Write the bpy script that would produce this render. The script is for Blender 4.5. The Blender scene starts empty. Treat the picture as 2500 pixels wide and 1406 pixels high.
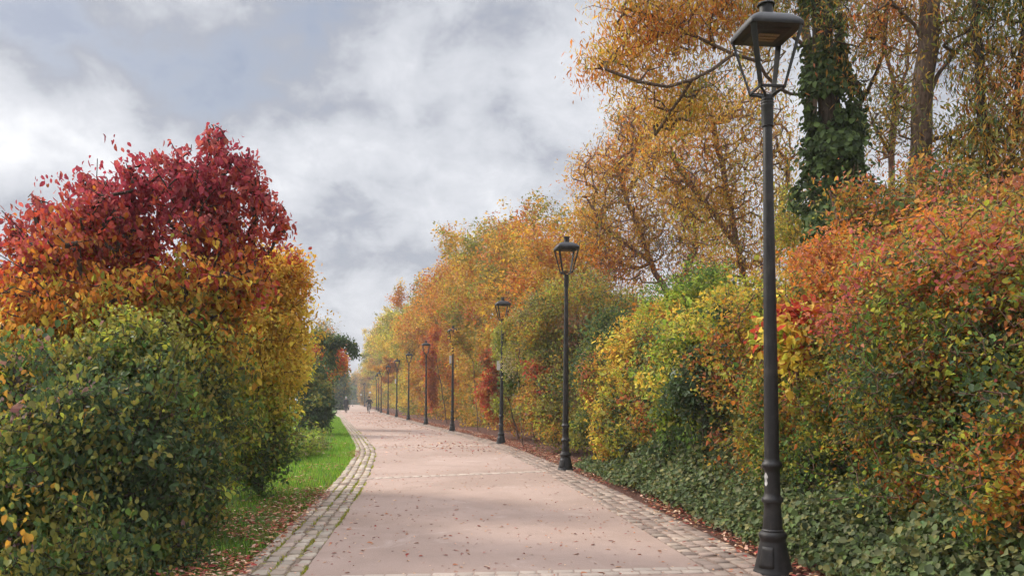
import bpy, math, random
import numpy as np
from mathutils import Vector, Matrix
rad = math.radians
S = bpy.context.scene
COL = S.collection
F, HOR, CX, EYE = 2000.0, 974.5, 1250.0, 1.5     # plan: focal length in photo pixels, horizon row, centre column, eye height

# ------------------------------------------------------------------ camera
cam = bpy.data.cameras.new('camera')
cam.sensor_width = 36.0
cam.lens = 36.0 * F / 2500.0
cam.shift_y = (HOR - 703.0) / 2500.0
cam.clip_start, cam.clip_end = 0.05, 3000
cam_o = bpy.data.objects.new('camera', cam); COL.objects.link(cam_o)
cam_o.location = (0, 0, EYE); cam_o.rotation_euler = (rad(90), 0, 0)
S.camera = cam_o

# ------------------------------------------------------------------ light
SUN_AZ, SUN_EL = 62.0, 36.0          # degrees left of the view axis, degrees up
SUN_POWER, SUN_ANGLE = 2.6, 11.0
SKY_STRENGTH = 0.1
HAZE = 0.0009
S.view_settings.view_transform = 'Standard'
S.view_settings.look = 'None'
S.view_settings.exposure = 0.82
S.view_settings.gamma = 1.0
S.view_settings.use_curve_mapping = False
S.cycles.max_bounces = 12
S.cycles.diffuse_bounces = 8
S.cycles.glossy_bounces = 2
S.cycles.transmission_bounces = 4
S.cycles.transparent_max_bounces = 4
S.cycles.use_denoising = True
S.cycles.use_adaptive_sampling = True
S.cycles.adaptive_threshold = 0.03

sd = Vector((-math.sin(rad(SUN_AZ)) * math.cos(rad(SUN_EL)), math.cos(rad(SUN_AZ)) * math.cos(rad(SUN_EL)), math.sin(rad(SUN_EL))))
sun = bpy.data.lights.new('sun', 'SUN'); sun.energy = SUN_POWER; sun.angle = rad(SUN_ANGLE); sun.color = (1.0, 0.93, 0.82)
sun_o = bpy.data.objects.new('sun', sun); COL.objects.link(sun_o)
sun_o.rotation_euler = sd.to_track_quat('Z', 'Y').to_euler(); sun_o.location = sd * 60


class Nodes:
    """small helper for writing node trees as expressions"""
    def __init__(self, tree): self.t = tree; tree.nodes.clear()
    def n(self, typ, **kw):
        nd = self.t.nodes.new(typ)
        for k, v in kw.items(): setattr(nd, k, v)
        return nd
    def put(self, sock, v):
        if isinstance(v, bpy.types.NodeSocket): self.t.links.new(v, sock)
        elif v is not None: sock.default_value = v
    def math(self, op, a, b=None, clamp=False):
        nd = self.n('ShaderNodeMath', operation=op, use_clamp=clamp); self.put(nd.inputs[0], a)
        if b is not None: self.put(nd.inputs[1], b)
        return nd.outputs[0]
    def vmath(self, op, a, b=None, out=0):
        nd = self.n('ShaderNodeVectorMath', operation=op); self.put(nd.inputs[0], a)
        if b is not None: self.put(nd.inputs[1], b)
        return nd.outputs[out]
    def noise(self, vec, scale, detail=4, rough=0.55, dist=0.0, out=0):
        nd = self.n('ShaderNodeTexNoise'); self.put(nd.inputs['Vector'], vec)
        nd.inputs['Scale'].default_value = scale; nd.inputs['Detail'].default_value = detail
        nd.inputs['Roughness'].default_value = rough; nd.inputs['Distortion'].default_value = dist
        return nd.outputs[out]
    def ramp(self, fac, stops, interp='LINEAR'):
        nd = self.n('ShaderNodeValToRGB'); self.put(nd.inputs[0], fac); r = nd.color_ramp; r.interpolation = interp
        while len(r.elements) < len(stops): r.elements.new(0.5)
        for e, (p, c) in zip(r.elements, stops): e.position = p; e.color = (c[0], c[1], c[2], 1) if not isinstance(c, (int, float)) else (c, c, c, 1)
        return nd.outputs[0]
    def mix(self, fac, a, b, mode='MIX'):
        nd = self.n('ShaderNodeMix', data_type='RGBA', blend_type=mode); self.put(nd.inputs[0], fac)
        for s, v in ((nd.inputs[6], a), (nd.inputs[7], b)):
            self.put(s, (v[0], v[1], v[2], 1) if isinstance(v, tuple) else v)
        return nd.outputs[2]
    def smooth(self, v, a, b):
        nd = self.n('ShaderNodeMapRange', interpolation_type='SMOOTHSTEP'); self.put(nd.inputs[0], v)
        nd.inputs[1].default_value = a; nd.inputs[2].default_value = b
        return nd.outputs[0]


def view_dir(px, py):
    return Vector(((px - CX) / F, 1.0, (HOR - py) / F)).normalized()


W = bpy.data.worlds.new('World'); S.world = W; W.use_nodes = True
N = Nodes(W.node_tree)
sky = N.n('ShaderNodeTexSky', sky_type='NISHITA'); sky.sun_disc = False
sky.sun_elevation = rad(SUN_EL); sky.sun_rotation = rad(-SUN_AZ); sky.air_density = 1.3; sky.dust_density = 2.0
D = N.n('ShaderNodeTexCoord').outputs['Generated']
sep = N.n('ShaderNodeSeparateXYZ'); N.put(sep.inputs[0], D); up = sep.outputs[2]
den = N.math('ADD', N.math('MAXIMUM', up, 0.0), 0.55)
cmb = N.n('ShaderNodeCombineXYZ')
N.put(cmb.inputs[0], N.math('DIVIDE', sep.outputs[0], den)); N.put(cmb.inputs[1], N.math('DIVIDE', sep.outputs[1], den)); cmb.inputs[2].default_value = 3.1
flat = cmb.outputs[0]
big = N.noise(flat, 2.4, 3, 0.5, 0.3)
mid = N.noise(flat, 5.2, 8, 0.58, 0.35)
finec = N.noise(flat, 15.0, 6, 0.6, 0.3)
dens = N.math('ADD', N.math('ADD', N.math('MULTIPLY', big, 0.50), N.math('MULTIPLY', mid, 0.62)), N.math('MULTIPLY', finec, 0.46))
dens = N.math('SUBTRACT', dens, 0.325)
def spot(px, py, r, amt):
    """one cloud bank in a direction of the sky; r = angular radius in degrees"""
    global dens
    d = N.vmath('DOT_PRODUCT', D, tuple(view_dir(px, py)), out=1)
    s = N.smooth(d, math.cos(rad(r)), 1.0)
    dens = N.math('ADD', dens, N.math('MULTIPLY', s, amt))
for q in ((130, 310, 6.0, .16), (290, 330, 5, .10), (10, 270, 5, .10), (1440, 190, 6, .16), (1080, 330, 9, .10), (850, 890, 7, .10), (700, 560, 10, .07), (150, 130, 6, -.08), (700, 60, 8, -.06),
          (450, 190, 5.5, -.12), (980, 110, 9, -.12), (230, 80, 7, -.11), (60, 90, 6, -.08), (640, 130, 8, -.08), (1230, 420, 6, -.04), (880, 720, 9, -.10), (0, 480, 6, -.10), (1300, 40, 8, -.02)):
    spot(*q)
cloud = N.ramp(dens, [(0.14, (1.6, 1.78, 2.35)), (0.31, (2.45, 2.58, 2.98)), (0.44, (3.7, 3.82, 4.15)), (0.57, (4.45, 4.55, 4.85)), (0.72, (5.7, 5.75, 5.95))], 'LINEAR')
zen = N.math('ADD', 1.0, N.math('MULTIPLY', N.smooth(up, 0.42, 0.9), 3.0))        # overcast is brightest overhead; extra boost above the view adds ambient light
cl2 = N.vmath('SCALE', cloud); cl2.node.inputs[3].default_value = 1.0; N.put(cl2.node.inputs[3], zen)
thin = N.smooth(dens, 0.20, 0.36)
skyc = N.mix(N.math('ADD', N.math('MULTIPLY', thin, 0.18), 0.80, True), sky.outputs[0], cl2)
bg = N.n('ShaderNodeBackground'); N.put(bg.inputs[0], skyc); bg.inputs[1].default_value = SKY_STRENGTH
N.put(N.n('ShaderNodeOutputWorld').inputs[0], bg.outputs[0])
W.cycles.sampling_method = 'MANUAL'; W.cycles.sample_map_resolution = 512

# ------------------------------------------------------------------ plain helpers
def tag(o, label=None, cat=None, group=None, kind=None):
    for k, v in (('label', label), ('category', cat), ('group', group), ('kind', kind)):
        if v: o[k] = v
    return o

def empty(name, loc=(0, 0, 0), rz=0.0):
    o = bpy.data.objects.new(name, None); COL.objects.link(o); o.location = loc; o.rotation_euler = (0, 0, rz)
    o.empty_display_size = 0.2
    return o

def np_mesh(name, V, faces, mat, parent=None, smooth=False, color=None, loc=None):
    """faces: list of (m,k) index arrays; color: (n,3) per vertex"""
    me = bpy.data.meshes.new(name)
    V = np.asarray(V, dtype=np.float32)
    faces = [np.asarray(f, dtype=np.int32) for f in faces if len(f)]
    me.vertices.add(len(V)); me.vertices.foreach_set('co', V.ravel())
    loops = np.concatenate([f.ravel() for f in faces])
    sizes = np.concatenate([np.full(len(f), f.shape[1], np.int32) for f in faces])
    starts = np.concatenate(([0], np.cumsum(sizes)[:-1])).astype(np.int32)
    me.loops.add(len(loops)); me.loops.foreach_set('vertex_index', loops)
    me.polygons.add(len(sizes)); me.polygons.foreach_set('loop_start', starts); me.polygons.foreach_set('loop_total', sizes)
    if smooth: me.polygons.foreach_set('use_smooth', np.ones(len(sizes), bool))
    if color is not None:
        a = me.color_attributes.new('tint', 'FLOAT_COLOR', 'POINT')
        c = np.ones((len(V), 4), np.float32); c[:, :3] = color
        a.data.foreach_set('color', c.ravel())
    me.update(calc_edges=True)
    me.materials.append(mat)
    o = bpy.data.objects.new(name, me); COL.objects.link(o)
    if parent is not None: o.parent = parent
    if loc is not None: o.location = loc
    return o

class MB:
    """collects shapes, then builds ONE mesh object"""
    def __init__(self): self.v = []; self.f = []
    def add(self, vs, fs):
        b = len(self.v); self.v += [tuple(p) for p in vs]; self.f += [tuple(i + b for i in f) for f in fs]; return self
    def box(self, c, s, M=None):
        x, y, z = (q / 2 for q in s)
        vs = [Vector((i * x, j * y, k * z)) for k in (-1, 1) for j in (-1, 1) for i in (-1, 1)]
        if M is not None: vs = [M @ v for v in vs]
        return self.add([v + Vector(c) for v in vs], [(0, 2, 3, 1), (4, 5, 7, 6), (0, 1, 5, 4), (2, 6, 7, 3), (0, 4, 6, 2), (1, 3, 7, 5)])
    def lathe(self, prof, n=24, c=(0, 0, 0), cap=True):
        vs = []
        for r, z in prof:
            for k in range(n): a = 2 * math.pi * k / n; vs.append((c[0] + r * math.cos(a), c[1] + r * math.sin(a), c[2] + z))
        fs = [(i * n + k, i * n + (k + 1) % n, (i + 1) * n + (k + 1) % n, (i + 1) * n + k) for i in range(len(prof) - 1) for k in range(n)]
        if cap: fs += [tuple(range(n))[::-1], tuple(range((len(prof) - 1) * n, len(prof) * n))]
        return self.add(vs, fs)
    def tube(self, pts, r, n=8, closed=False):
        pts = [Vector(p) for p in pts]; R = r if isinstance(r, (list, tuple)) else [r] * len(pts)
        vs = []; m = len(pts)
        for i, p in enumerate(pts):
            a = pts[(i - 1) % m] if (closed or i) else p; b = pts[(i + 1) % m] if (closed or i < m - 1) else p
            t = (b - a).normalized(); u = t.cross(Vector((0, 0, 1)))
            if u.length < 0.05: u = t.cross(Vector((0, 1, 0)))
            u.normalize(); w = t.cross(u)
            for k in range(n): q = 2 * math.pi * k / n; vs.append(p + (u * math.cos(q) + w * math.sin(q)) * R[i])
        e = m if closed else m - 1
        fs = [(i * n + k, i * n + (k + 1) % n, ((i + 1) % m) * n + (k + 1) % n, ((i + 1) % m) * n + k) for i in range(e) for k in range(n)]
        if not closed: fs += [tuple(range(n))[::-1], tuple(range((m - 1) * n, m * n))]
        return self.add(vs, fs)
    def build(self, name, mat, parent=None, smooth=False, bevel=0.0):
        me = bpy.data.meshes.new(name); me.from_pydata(self.v, [], self.f); me.update()
        me.materials.append(mat)
        o = bpy.data.objects.new(name, me); COL.objects.link(o)
        if smooth:
            for p in me.polygons: p.use_smooth = True
            me.set_sharp_from_angle(angle=rad(42))
        if parent is not None: o.parent = parent
        if bevel:
            b = o.modifiers.new('bevel', 'BEVEL'); b.width = bevel; b.segments = 2; b.limit_method = 'ANGLE'
        return o

def hash3(ix, iy, iz, seed):
    h = (ix * 374761393 + iy * 668265263 + iz * 2147483647 + seed * 974711) & 0xFFFFFFFF
    h = ((h ^ (h >> 13)) * 1274126177) & 0xFFFFFFFF
    h = (h ^ (h >> 16)) & 0xFFFFFFFF
    return h / 4294967295.0

def vnoise(P, freq, seed=0):
    """smooth value noise, 0..1, two octaves"""
    out = 0; amp = 0
    for o in range(2):
        Q = np.asarray(P, float) * freq * (2 ** o) + 17.3 * o
        I = np.floor(Q).astype(np.int64); f = Q - I; f = f * f * (3 - 2 * f)
        acc = 0
        for dx in (0, 1):
            for dy in (0, 1):
                for dz in (0, 1):
                    w = (f[:, 0] if dx else 1 - f[:, 0]) * (f[:, 1] if dy else 1 - f[:, 1]) * (f[:, 2] if dz else 1 - f[:, 2])
                    acc = acc + w * hash3(I[:, 0] + dx, I[:, 1] + dy, I[:, 2] + dz, seed + o)
        out = out + acc * (0.65 ** o); amp += 0.65 ** o
    return out / amp

def unit(a): return a / np.maximum(np.linalg.norm(a, axis=1, keepdims=True), 1e-9)

# ------------------------------------------------------------------ materials
def new_mat(name):
    m = bpy.data.materials.new(name); m.use_nodes = True; return m, Nodes(m.node_tree)

def principled(N_, color, rough=0.6, metal=0.0, spec=0.5, bump=None, strength=0.3, dist=0.01):
    p = N_.n('ShaderNodeBsdfPrincipled')
    N_.put(p.inputs['Base Color'], (color[0], color[1], color[2], 1) if isinstance(color, tuple) else color)
    N_.put(p.inputs['Roughness'], rough); p.inputs['Metallic'].default_value = metal
    p.inputs['Specular IOR Level'].default_value = spec
    if bump is not None:
        b = N_.n('ShaderNodeBump'); b.inputs['Strength'].default_value = strength; b.inputs['Distance'].default_value = dist
        N_.put(b.inputs['Height'], bump); N_.put(p.inputs['Normal'], b.outputs[0])
    N_.put(N_.n('ShaderNodeOutputMaterial').inputs[0], p.outputs[0])
    return p

def leaf_mat(name, trans=0.38, rough=0.5, spec=0.25):
    m, n = new_mat(name)
    a = n.n('ShaderNodeAttribute', attribute_name='tint').outputs['Color']
    p = n.n('ShaderNodeBsdfPrincipled'); n.put(p.inputs['Base Color'], a); p.inputs['Roughness'].default_value = rough; p.inputs['Specular IOR Level'].default_value = spec
    t = n.n('ShaderNodeBsdfTranslucent'); n.put(t.inputs[0], n.mix(0.25, a, (1, 0.9, 0.3), 'MULTIPLY'))
    x = n.n('ShaderNodeMixShader'); x.inputs[0].default_value = trans
    n.put(x.inputs[1], p.outputs[0]); n.put(x.inputs[2], t.outputs[0])
    n.put(n.n('ShaderNodeOutputMaterial').inputs[0], x.outputs[0])
    return m
LEAF = leaf_mat('leaf', 0.5, 0.55, 0.16)
GLOSSLEAF = leaf_mat('ivy_leaf', 0.3, 0.55, 0.16)
LITTER = leaf_mat('dry_leaf', 0.12, 0.75, 0.15)
GRASSM = leaf_mat('grass_blade', 0.45, 0.5, 0.3)

def bark_mat(name, c1, c2):
    m, n = new_mat(name)
    o = n.n('ShaderNodeTexCoord').outputs['Object']
    st = n.n('ShaderNodeMapping'); n.put(st.inputs[0], o); st.inputs['Scale'].default_value = (1, 1, 0.25)
    h = n.noise(st.outputs[0], 28, 5, 0.7, 0.6)
    principled(n, n.mix(n.smooth(h, 0.3, 0.7), c1, c2), 0.85, spec=0.2, bump=h, strength=0.8, dist=0.02)
    return m
BARK = bark_mat('bark', (0.055, 0.036, 0.026), (0.19, 0.125, 0.088))
BARK_DARK = bark_mat('dark_bark', (0.03, 0.022, 0.018), (0.10, 0.07, 0.052))
BARK_RED = bark_mat('reddish_bark', (0.09, 0.045, 0.035), (0.26, 0.15, 0.11))

def iron_mat():
    m, n = new_mat('cast_iron')
    o = n.n('ShaderNodeTexCoord').outputs['Object']
    a = n.noise(o, 9, 6, 0.65); b = n.noise(o, 160, 3, 0.6); st = n.n('ShaderNodeMapping'); n.put(st.inputs[0], o); st.inputs['Scale'].default_value = (1, 1, 0.12)
    c = n.noise(st.outputs[0], 30, 4, 0.6)
    col = n.mix(n.smooth(a, 0.45, 0.75), (0.014, 0.012, 0.012), (0.036, 0.031, 0.029))
    col = n.mix(n.math('MULTIPLY', n.smooth(c, 0.58, 0.8), 0.5), col, (0.10, 0.085, 0.075))
    principled(n, col, n.math('ADD', 0.40, n.math('MULTIPLY', a, 0.3)), 0.0, 0.35, b, 0.12, 0.004)
    return m
IRON = iron_mat()

def plain(name, c, rough=0.6, metal=0.0, scale=40, amt=0.25):
    m, n = new_mat(name)
    h = n.noise(n.n('ShaderNodeTexCoord').outputs['Object'], scale, 4, 0.6)
    principled(n, n.mix(n.smooth(h, 0.3, 0.7), tuple(q * (1 - amt) for q in c), tuple(min(1, q * (1 + amt)) for q in c)), rough, metal, bump=h, strength=0.15, dist=0.005)
    return m

def asphalt_mat():
    m, n = new_mat('pink_asphalt')
    o = n.n('ShaderNodeTexCoord').outputs['Object']
    big = n.noise(o, 0.35, 5, 0.6, 0.4); mid_ = n.noise(o, 2.2, 6, 0.62); fine = n.noise(o, 90, 3, 0.7); grit = n.noise(o, 260, 2, 0.6)
    vor = n.n('ShaderNodeTexVoronoi', feature='F1'); n.put(vor.inputs['Vector'], o); vor.inputs['Scale'].default_value = 75
    c = n.mix(n.smooth(big, 0.35, 0.65), (0.272, 0.190, 0.150), (0.352, 0.252, 0.205))
    c = n.mix(n.math('MULTIPLY', n.smooth(mid_, 0.48, 0.72), 0.6), c, (0.255, 0.183, 0.146))
    pale = n.noise(o, 1.1, 6, 0.7, 1.2); c = n.mix(n.math('MULTIPLY', n.smooth(pale, 0.56, 0.7), 0.4), c, (0.47, 0.37, 0.315))
    c = n.mix(n.math('MULTIPLY', n.smooth(fine, 0.52, 0.72), 0.55), c, (0.25, 0.19, 0.175))
    c = n.mix(n.math('MULTIPLY', n.smooth(grit, 0.58, 0.72), 0.5), c, (0.55, 0.45, 0.40))
    c = n.mix(n.smooth(vor.outputs['Distance'], 0.16, 0.06), c, (0.47, 0.38, 0.33))
    h = n.math('ADD', fine, n.math('MULTIPLY', vor.outputs['Distance'], 0.6))
    principled(n, c, 0.88, spec=0.25, bump=h, strength=0.5, dist=0.006)
    return m
ASPHALT = asphalt_mat()

def sett_mat():
    m, n = new_mat('granite_sett')
    o = n.n('ShaderNodeTexCoord').outputs['Object']
    a = n.n('ShaderNodeAttribute', attribute_name='tint').outputs['Color']
    f = n.noise(o, 70, 5, 0.7); g = n.noise(o, 9, 4, 0.6)
    c = n.mix(n.math('MULTIPLY', n.smooth(f, 0.45, 0.75), 0.4), a, (0.22, 0.19, 0.165))
    c = n.mix(n.math('MULTIPLY', n.smooth(g, 0.52, 0.75), 0.4), c, (0.33, 0.26, 0.21))
    principled(n, c, 0.8, spec=0.3, bump=f, strength=0.5, dist=0.008)
    return m
SETT = sett_mat()

def joint_mat():
    m, n = new_mat('mossy_joint')
    o = n.n('ShaderNodeTexCoord').outputs['Object']
    a = n.noise(o, 3.2, 5, 0.65, 0.5); b = n.noise(o, 40, 4, 0.7)
    c = n.mix(n.smooth(b, 0.3, 0.7), (0.12, 0.085, 0.062), (0.26, 0.19, 0.145))
    c = n.mix(n.math('MULTIPLY', n.smooth(a, 0.5, 0.66), 0.9), c, n.mix(b, (0.16, 0.18, 0.03), (0.36, 0.33, 0.06)))
    principled(n, c, 0.95, spec=0.1, bump=b, strength=0.8, dist=0.02)
    return m
JOINT = joint_mat()

def sandy_joint_mat():
    m, n = new_mat('sandy_joint')
    o = n.n('ShaderNodeTexCoord').outputs['Object']
    a = n.noise(o, 2.5, 5, 0.65); b = n.noise(o, 55, 4, 0.7)
    c = n.mix(n.smooth(b, 0.3, 0.7), (0.17, 0.115, 0.09), (0.30, 0.22, 0.17))
    c = n.mix(n.math('MULTIPLY', n.smooth(a, 0.5, 0.7), 0.6), c, (0.13, 0.075, 0.055))
    principled(n, c, 0.95, spec=0.1, bump=b, strength=0.7, dist=0.015)
    return m
SANDJ = sandy_joint_mat()

def ground_mat():
    m, n = new_mat('lawn_soil')
    o = n.n('ShaderNodeTexCoord').outputs['Object']
    a = n.noise(o, 0.6, 5, 0.6); b = n.noise(o, 25, 5, 0.7)
    c = n.mix(n.smooth(b, 0.3, 0.7), (0.045, 0.095, 0.018), (0.11, 0.20, 0.035))
    c = n.mix(n.math('MULTIPLY', n.smooth(a, 0.52, 0.72), 0.6), c, (0.13, 0.095, 0.05))
    principled(n, c, 0.95, spec=0.1, bump=b, strength=1.0, dist=0.04)
    return m
GROUND = ground_mat()

def soil_mat():
    m, n = new_mat('leafy_soil')
    o = n.n('ShaderNodeTexCoord').outputs['Object']
    b = n.noise(o, 30, 6, 0.75); a = n.noise(o, 4, 4, 0.6)
    c = n.mix(n.smooth(b, 0.3, 0.7), (0.05, 0.026, 0.02), (0.18, 0.085, 0.06))
    c = n.mix(n.math('MULTIPLY', n.smooth(a, 0.5, 0.7), 0.6), c, (0.11, 0.05, 0.035))
    principled(n, c, 0.95, spec=0.1, bump=b, strength=1.0, dist=0.05)
    return m
SOIL = soil_mat()

# ------------------------------------------------------------------ the lie of the path
def smooth_curve(pts, sig):
    ys, xs = np.array(pts, float).T
    g = np.arange(-40, 320, 0.5)
    x = np.interp(g, ys, xs)
    lo, hi = g < ys[0], g > ys[-1]
    x[lo] = xs[0] + (g[lo] - ys[0]) * (xs[1] - xs[0]) / (ys[1] - ys[0])
    x[hi] = xs[-1] + (g[hi] - ys[-1]) * (xs[-1] - xs[-2]) / (ys[-1] - ys[-2])
    k = np.exp(-0.5 * (np.arange(-40, 41) * 0.5 / sig) ** 2); k /= k.sum()
    xp = np.concatenate([x[0] + (np.arange(-40, 0)) * (x[1] - x[0]), x, x[-1] + np.arange(1, 41) * (x[-1] - x[-2])])
    xs2 = np.convolve(xp, k, 'valid')
    return lambda y: np.interp(y, g, xs2)
LAMPS = [(7.07, 2.255), (17.35, 1.13), (27.6, -.37), (38.4, -2.8), (48.2, -5.06), (59.3, -7.5), (68.8, -9.7), (80.6, -12.2), (92, -14.7), (102, -16.6), (112, -18.5), (170, -30.6)]
lampX = smooth_curve([(-10, 3.6)] + LAMPS + [(217, -40)], 2.5)
leftX = smooth_curve([(-10, -.6), (4, -1.5), (6.95, -1.78), (9.69, -2.06), (15.35, -2.69), (23.5, -3.87), (31.4, -5.59), (45, -8.7), (66, -13.4), (92, -19.4), (112, -23.3), (170, -35.5), (217, -45.8)], 1.6)
rightX = lambda y: lampX(y) - 0.50 - 0.0 * y
rightOut = lambda y: lampX(y) + 0.16
leftOut = lambda y: leftX(y) - 0.58
def heading(y, fn=lampX): return math.atan((float(fn(y + 1)) - float(fn(y - 1))) / 2)

def sheet(name, fa, fb, y0, y1, step, z, mat, nx=2):
    ys = np.arange(y0, y1 + step, step); V = []
    for y in ys:
        a, b = float(fa(y)), float(fb(y))
        for k in range(nx): V.append((a + (b - a) * k / (nx - 1), y, z))
    i = np.arange(len(ys) - 1)[:, None] * nx + np.arange(nx - 1)[None]
    q = np.stack([i, i + 1, i + nx + 1, i + nx], -1).reshape(-1, 4)
    return tag(np_mesh(name, V, [q], mat), kind='structure')

tag(np_mesh('ground', [(-700, -60, -.03), (700, -60, -.03), (700, 1500, -.03), (-700, 1500, -.03)], [[[0, 1, 2, 3]]], GROUND), kind='structure')
sheet('path', leftX, rightX, -12, 222, 1.0, 0.004, ASPHALT)
sheet('path_border_bed', leftOut, leftX, -12, 222, 1.0, 0.0, JOINT)
sheet('path_border_bed', rightX, rightOut, -12, 222, 1.0, 0.0, SANDJ)
sheet('soil_bed', rightOut, lambda y: rightOut(y) + 9, -12, 222, 2.0, -0.004, SOIL)

RNG = np.random.default_rng(11)
SETT_COLS = np.array([(.42, .34, .26), (.36, .28, .21), (.45, .37, .29), (.32, .245, .185), (.40, .30, .235), (.43, .36, .285)])
def setts(name, edge, rows, row_w, y0, y1, length, sign, seed, ztop=0.016, cols=SETT_COLS):
    """rows of split stones running along an edge curve"""
    r = np.random.default_rng(seed); V = []; Q = []; C = []
    for k in range(rows):
        y = y0 + r.uniform(0, length)
        while y < y1:
            L = length * r.uniform(.75, 1.35) * (1 if y < 60 else 1.6)
            gap = r.uniform(.014, .036)
            w = row_w - r.uniform(.018, .046)
            xc = float(edge(y + L / 2)) + sign * (row_w * (k + .5) + r.normal(0, .005)); a = heading(y + L / 2, edge)
            ux, uy = -math.sin(-a), math.cos(a)          # along the row
            vx, vy = uy, -ux
            h = ztop + r.normal(0, .005); ch = .012; b = len(V); tw = r.normal(0, .05); ux, uy = ux * math.cos(tw) - uy * math.sin(tw), ux * math.sin(tw) + uy * math.cos(tw); vx, vy = uy, -ux
            for (l, wd, z) in ((L - gap, w, -.01), (L - gap, w, h - .010), (L - gap - 2 * ch, w - 2 * ch, h)):
                for (i, j) in ((-1, -1), (1, -1), (1, 1), (-1, 1)):
                    jx = r.normal(0, .005, 2)
                    V.append((xc + ux * i * l / 2 + vx * j * wd / 2 + jx[0], y + L / 2 + uy * i * l / 2 + vy * j * wd / 2 + jx[1], z + (r.normal(0, .002) if z > 0 else 0)))
            for t in (0, 4):
                for i in range(4): Q.append((b + t + i, b + t + (i + 1) % 4, b + t + 4 + (i + 1) % 4, b + t + 4 + i))
            Q.append((b + 8, b + 9, b + 10, b + 11))
            C += [cols[r.integers(len(cols))] * r.uniform(.62, 1.08)] * 12
            y += L
    return tag(np_mesh(name, V, [Q], SETT, color=np.array(C)), kind='structure')
setts('path_sett_border', leftX, 4, .145, 2, 120, .165, -1, 1)
setts('path_sett_border', rightX, 4, .165, 2, 120, .17, 1, 2, .011, np.array([(.33, .245, .195), (.31, .225, .18), (.35, .265, .21), (.28, .205, .165), (.33, .255, .20)]))

def cross_band(y, seed, slant=.3):
    """two courses of pale setts laid straight across the path at a lamp post"""
    r = np.random.default_rng(seed); V = []; Q = []; C = []
    a = heading(y); slope = math.tan(a)
    x0, x1 = float(leftX(y)) + .01, float(rightX(y)) - .01
    for k in range(2):
        x = x0
        while x < x1 - .05:
            L = min(.17 * r.uniform(.8, 1.25), x1 - x); w = .12; b = len(V)
            yc = y + k * .135 + (x - (x0 + x1) / 2) * slant + r.normal(0, .004)
            for (l, wd, z) in ((L - .012, w - .012, -.002), (L - .012, w - .012, .008), (L - .03, w - .03, .013)):
                for (i, j) in ((-1, -1), (1, -1), (1, 1), (-1, 1)): V.append((x + L / 2 + i * l / 2, yc + j * wd / 2, z + r.normal(0, .001)))
            for t in (0, 4):
                for i in range(4): Q.append((b + t + i, b + t + (i + 1) % 4, b + t + 4 + (i + 1) % 4, b + t + 4 + i))
            Q.append((b + 8, b + 9, b + 10, b + 11)); C += [np.array((.40, .32, .26)) * r.uniform(.85, 1.12)] * 12
            x += L
    tag(np_mesh('path_sett_band', V, [Q], SETT, color=np.array(C)), kind='structure')
for i, y in enumerate((6.93, 16.2, 26.0, 34.2, 45.0, 55.5, 66, 78)): cross_band(y, 30 + i, (.12, .45, .5, .25, .25, .25, .25, .25)[i])

# ------------------------------------------------------------------ foliage
C_ = dict(CRIM=(.40, .058, .088), RED=(.48, .075, .045), ROSE=(.50, .12, .11), SALM=(.56, .20, .11), ORA=(.62, .23, .04), RUST=(.44, .15, .05), GOLD=(.66, .41, .065), AMB=(.50, .27, .05), YEL=(.74, .57, .09), YG=(.40, .40, .06), LIME=(.33, .42, .06), OLV=(.24, .225, .055), GRN=(.13, .21, .05), MGR=(.095, .145, .055), DGR=(.062, .095, .043), BRN=(.24, .12, .06), MAU=(.29, .16, .15), GREY=(.19, .21, .13), PALE=(.48, .40, .25))

def shade(P, pal, rng, noise_w=.65, freq=.9, field=None, seed=0):
    """autumn colour of each twig: PAL is [(colour name, share)...] in an order in which neighbours blend"""
    v = noise_w * vnoise(P, freq, seed) * 1.6 + (1 - noise_w) * rng.random(len(P))
    if field is not None: v = v * .45 + field
    rank = np.empty(len(P)); rank[np.argsort(v)] = (np.arange(len(P)) + .5) / len(P)
    w = np.cumsum([p[1] for p in pal]); w = w / w[-1]
    idx = np.searchsorted(w, rank).clip(0, len(pal) - 1)
    return np.array([C_[p[0]] for p in pal])[idx]

def sample_blobs(blobs, n, rng, gap=0.0, gfreq=1.2, seed=0, bias=.5, floor=.05):
    """n points in a union of ellipsoids (cx,cy,cz,rx,ry,rz[,weight]); GAP opens holes by a noise field; BIAS<1/3.. pushes outward"""
    B = np.array([list(b[:6]) for b in blobs]); wt = np.array([(b[6] if len(b) > 6 else 1) * (b[3] * b[4] * b[5]) ** .75 for b in blobs])
    out = []; have = 0
    while have < n:
        k = rng.choice(len(B), size=n * 2, p=wt / wt.sum())
        u = unit(rng.normal(size=(n * 2, 3))) * (rng.random((n * 2, 1)) ** bias)
        P = B[k, :3] + u * B[k, 3:6]
        dr = unit(u * B[k, 3:6])
        rg = np.clip(.38 + 1.15 * vnoise(B[k, :3] + dr * 1.1, 1.5 * gfreq, seed + 3), .45, 1.22)      # lumpy, not a clipped ball
        P = B[k, :3] + (P - B[k, :3]) * rg[:, None]
        shoot = (rng.random(n * 2) < .10) & (rng.random(n * 2) < np.linalg.norm(u, axis=1))               # long shoots poking out
        P += dr * (shoot * rng.uniform(.05, .42, n * 2) * np.minimum(1, B[k, 3:6].min(1) / .5))[:, None]
        ok = P[:, 2] > floor
        if gap > 0: ok &= vnoise(P, gfreq, seed + 5) > gap
        P = P[ok]; out.append(P); have += len(P)
    return np.concatenate(out)[:n]

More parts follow.
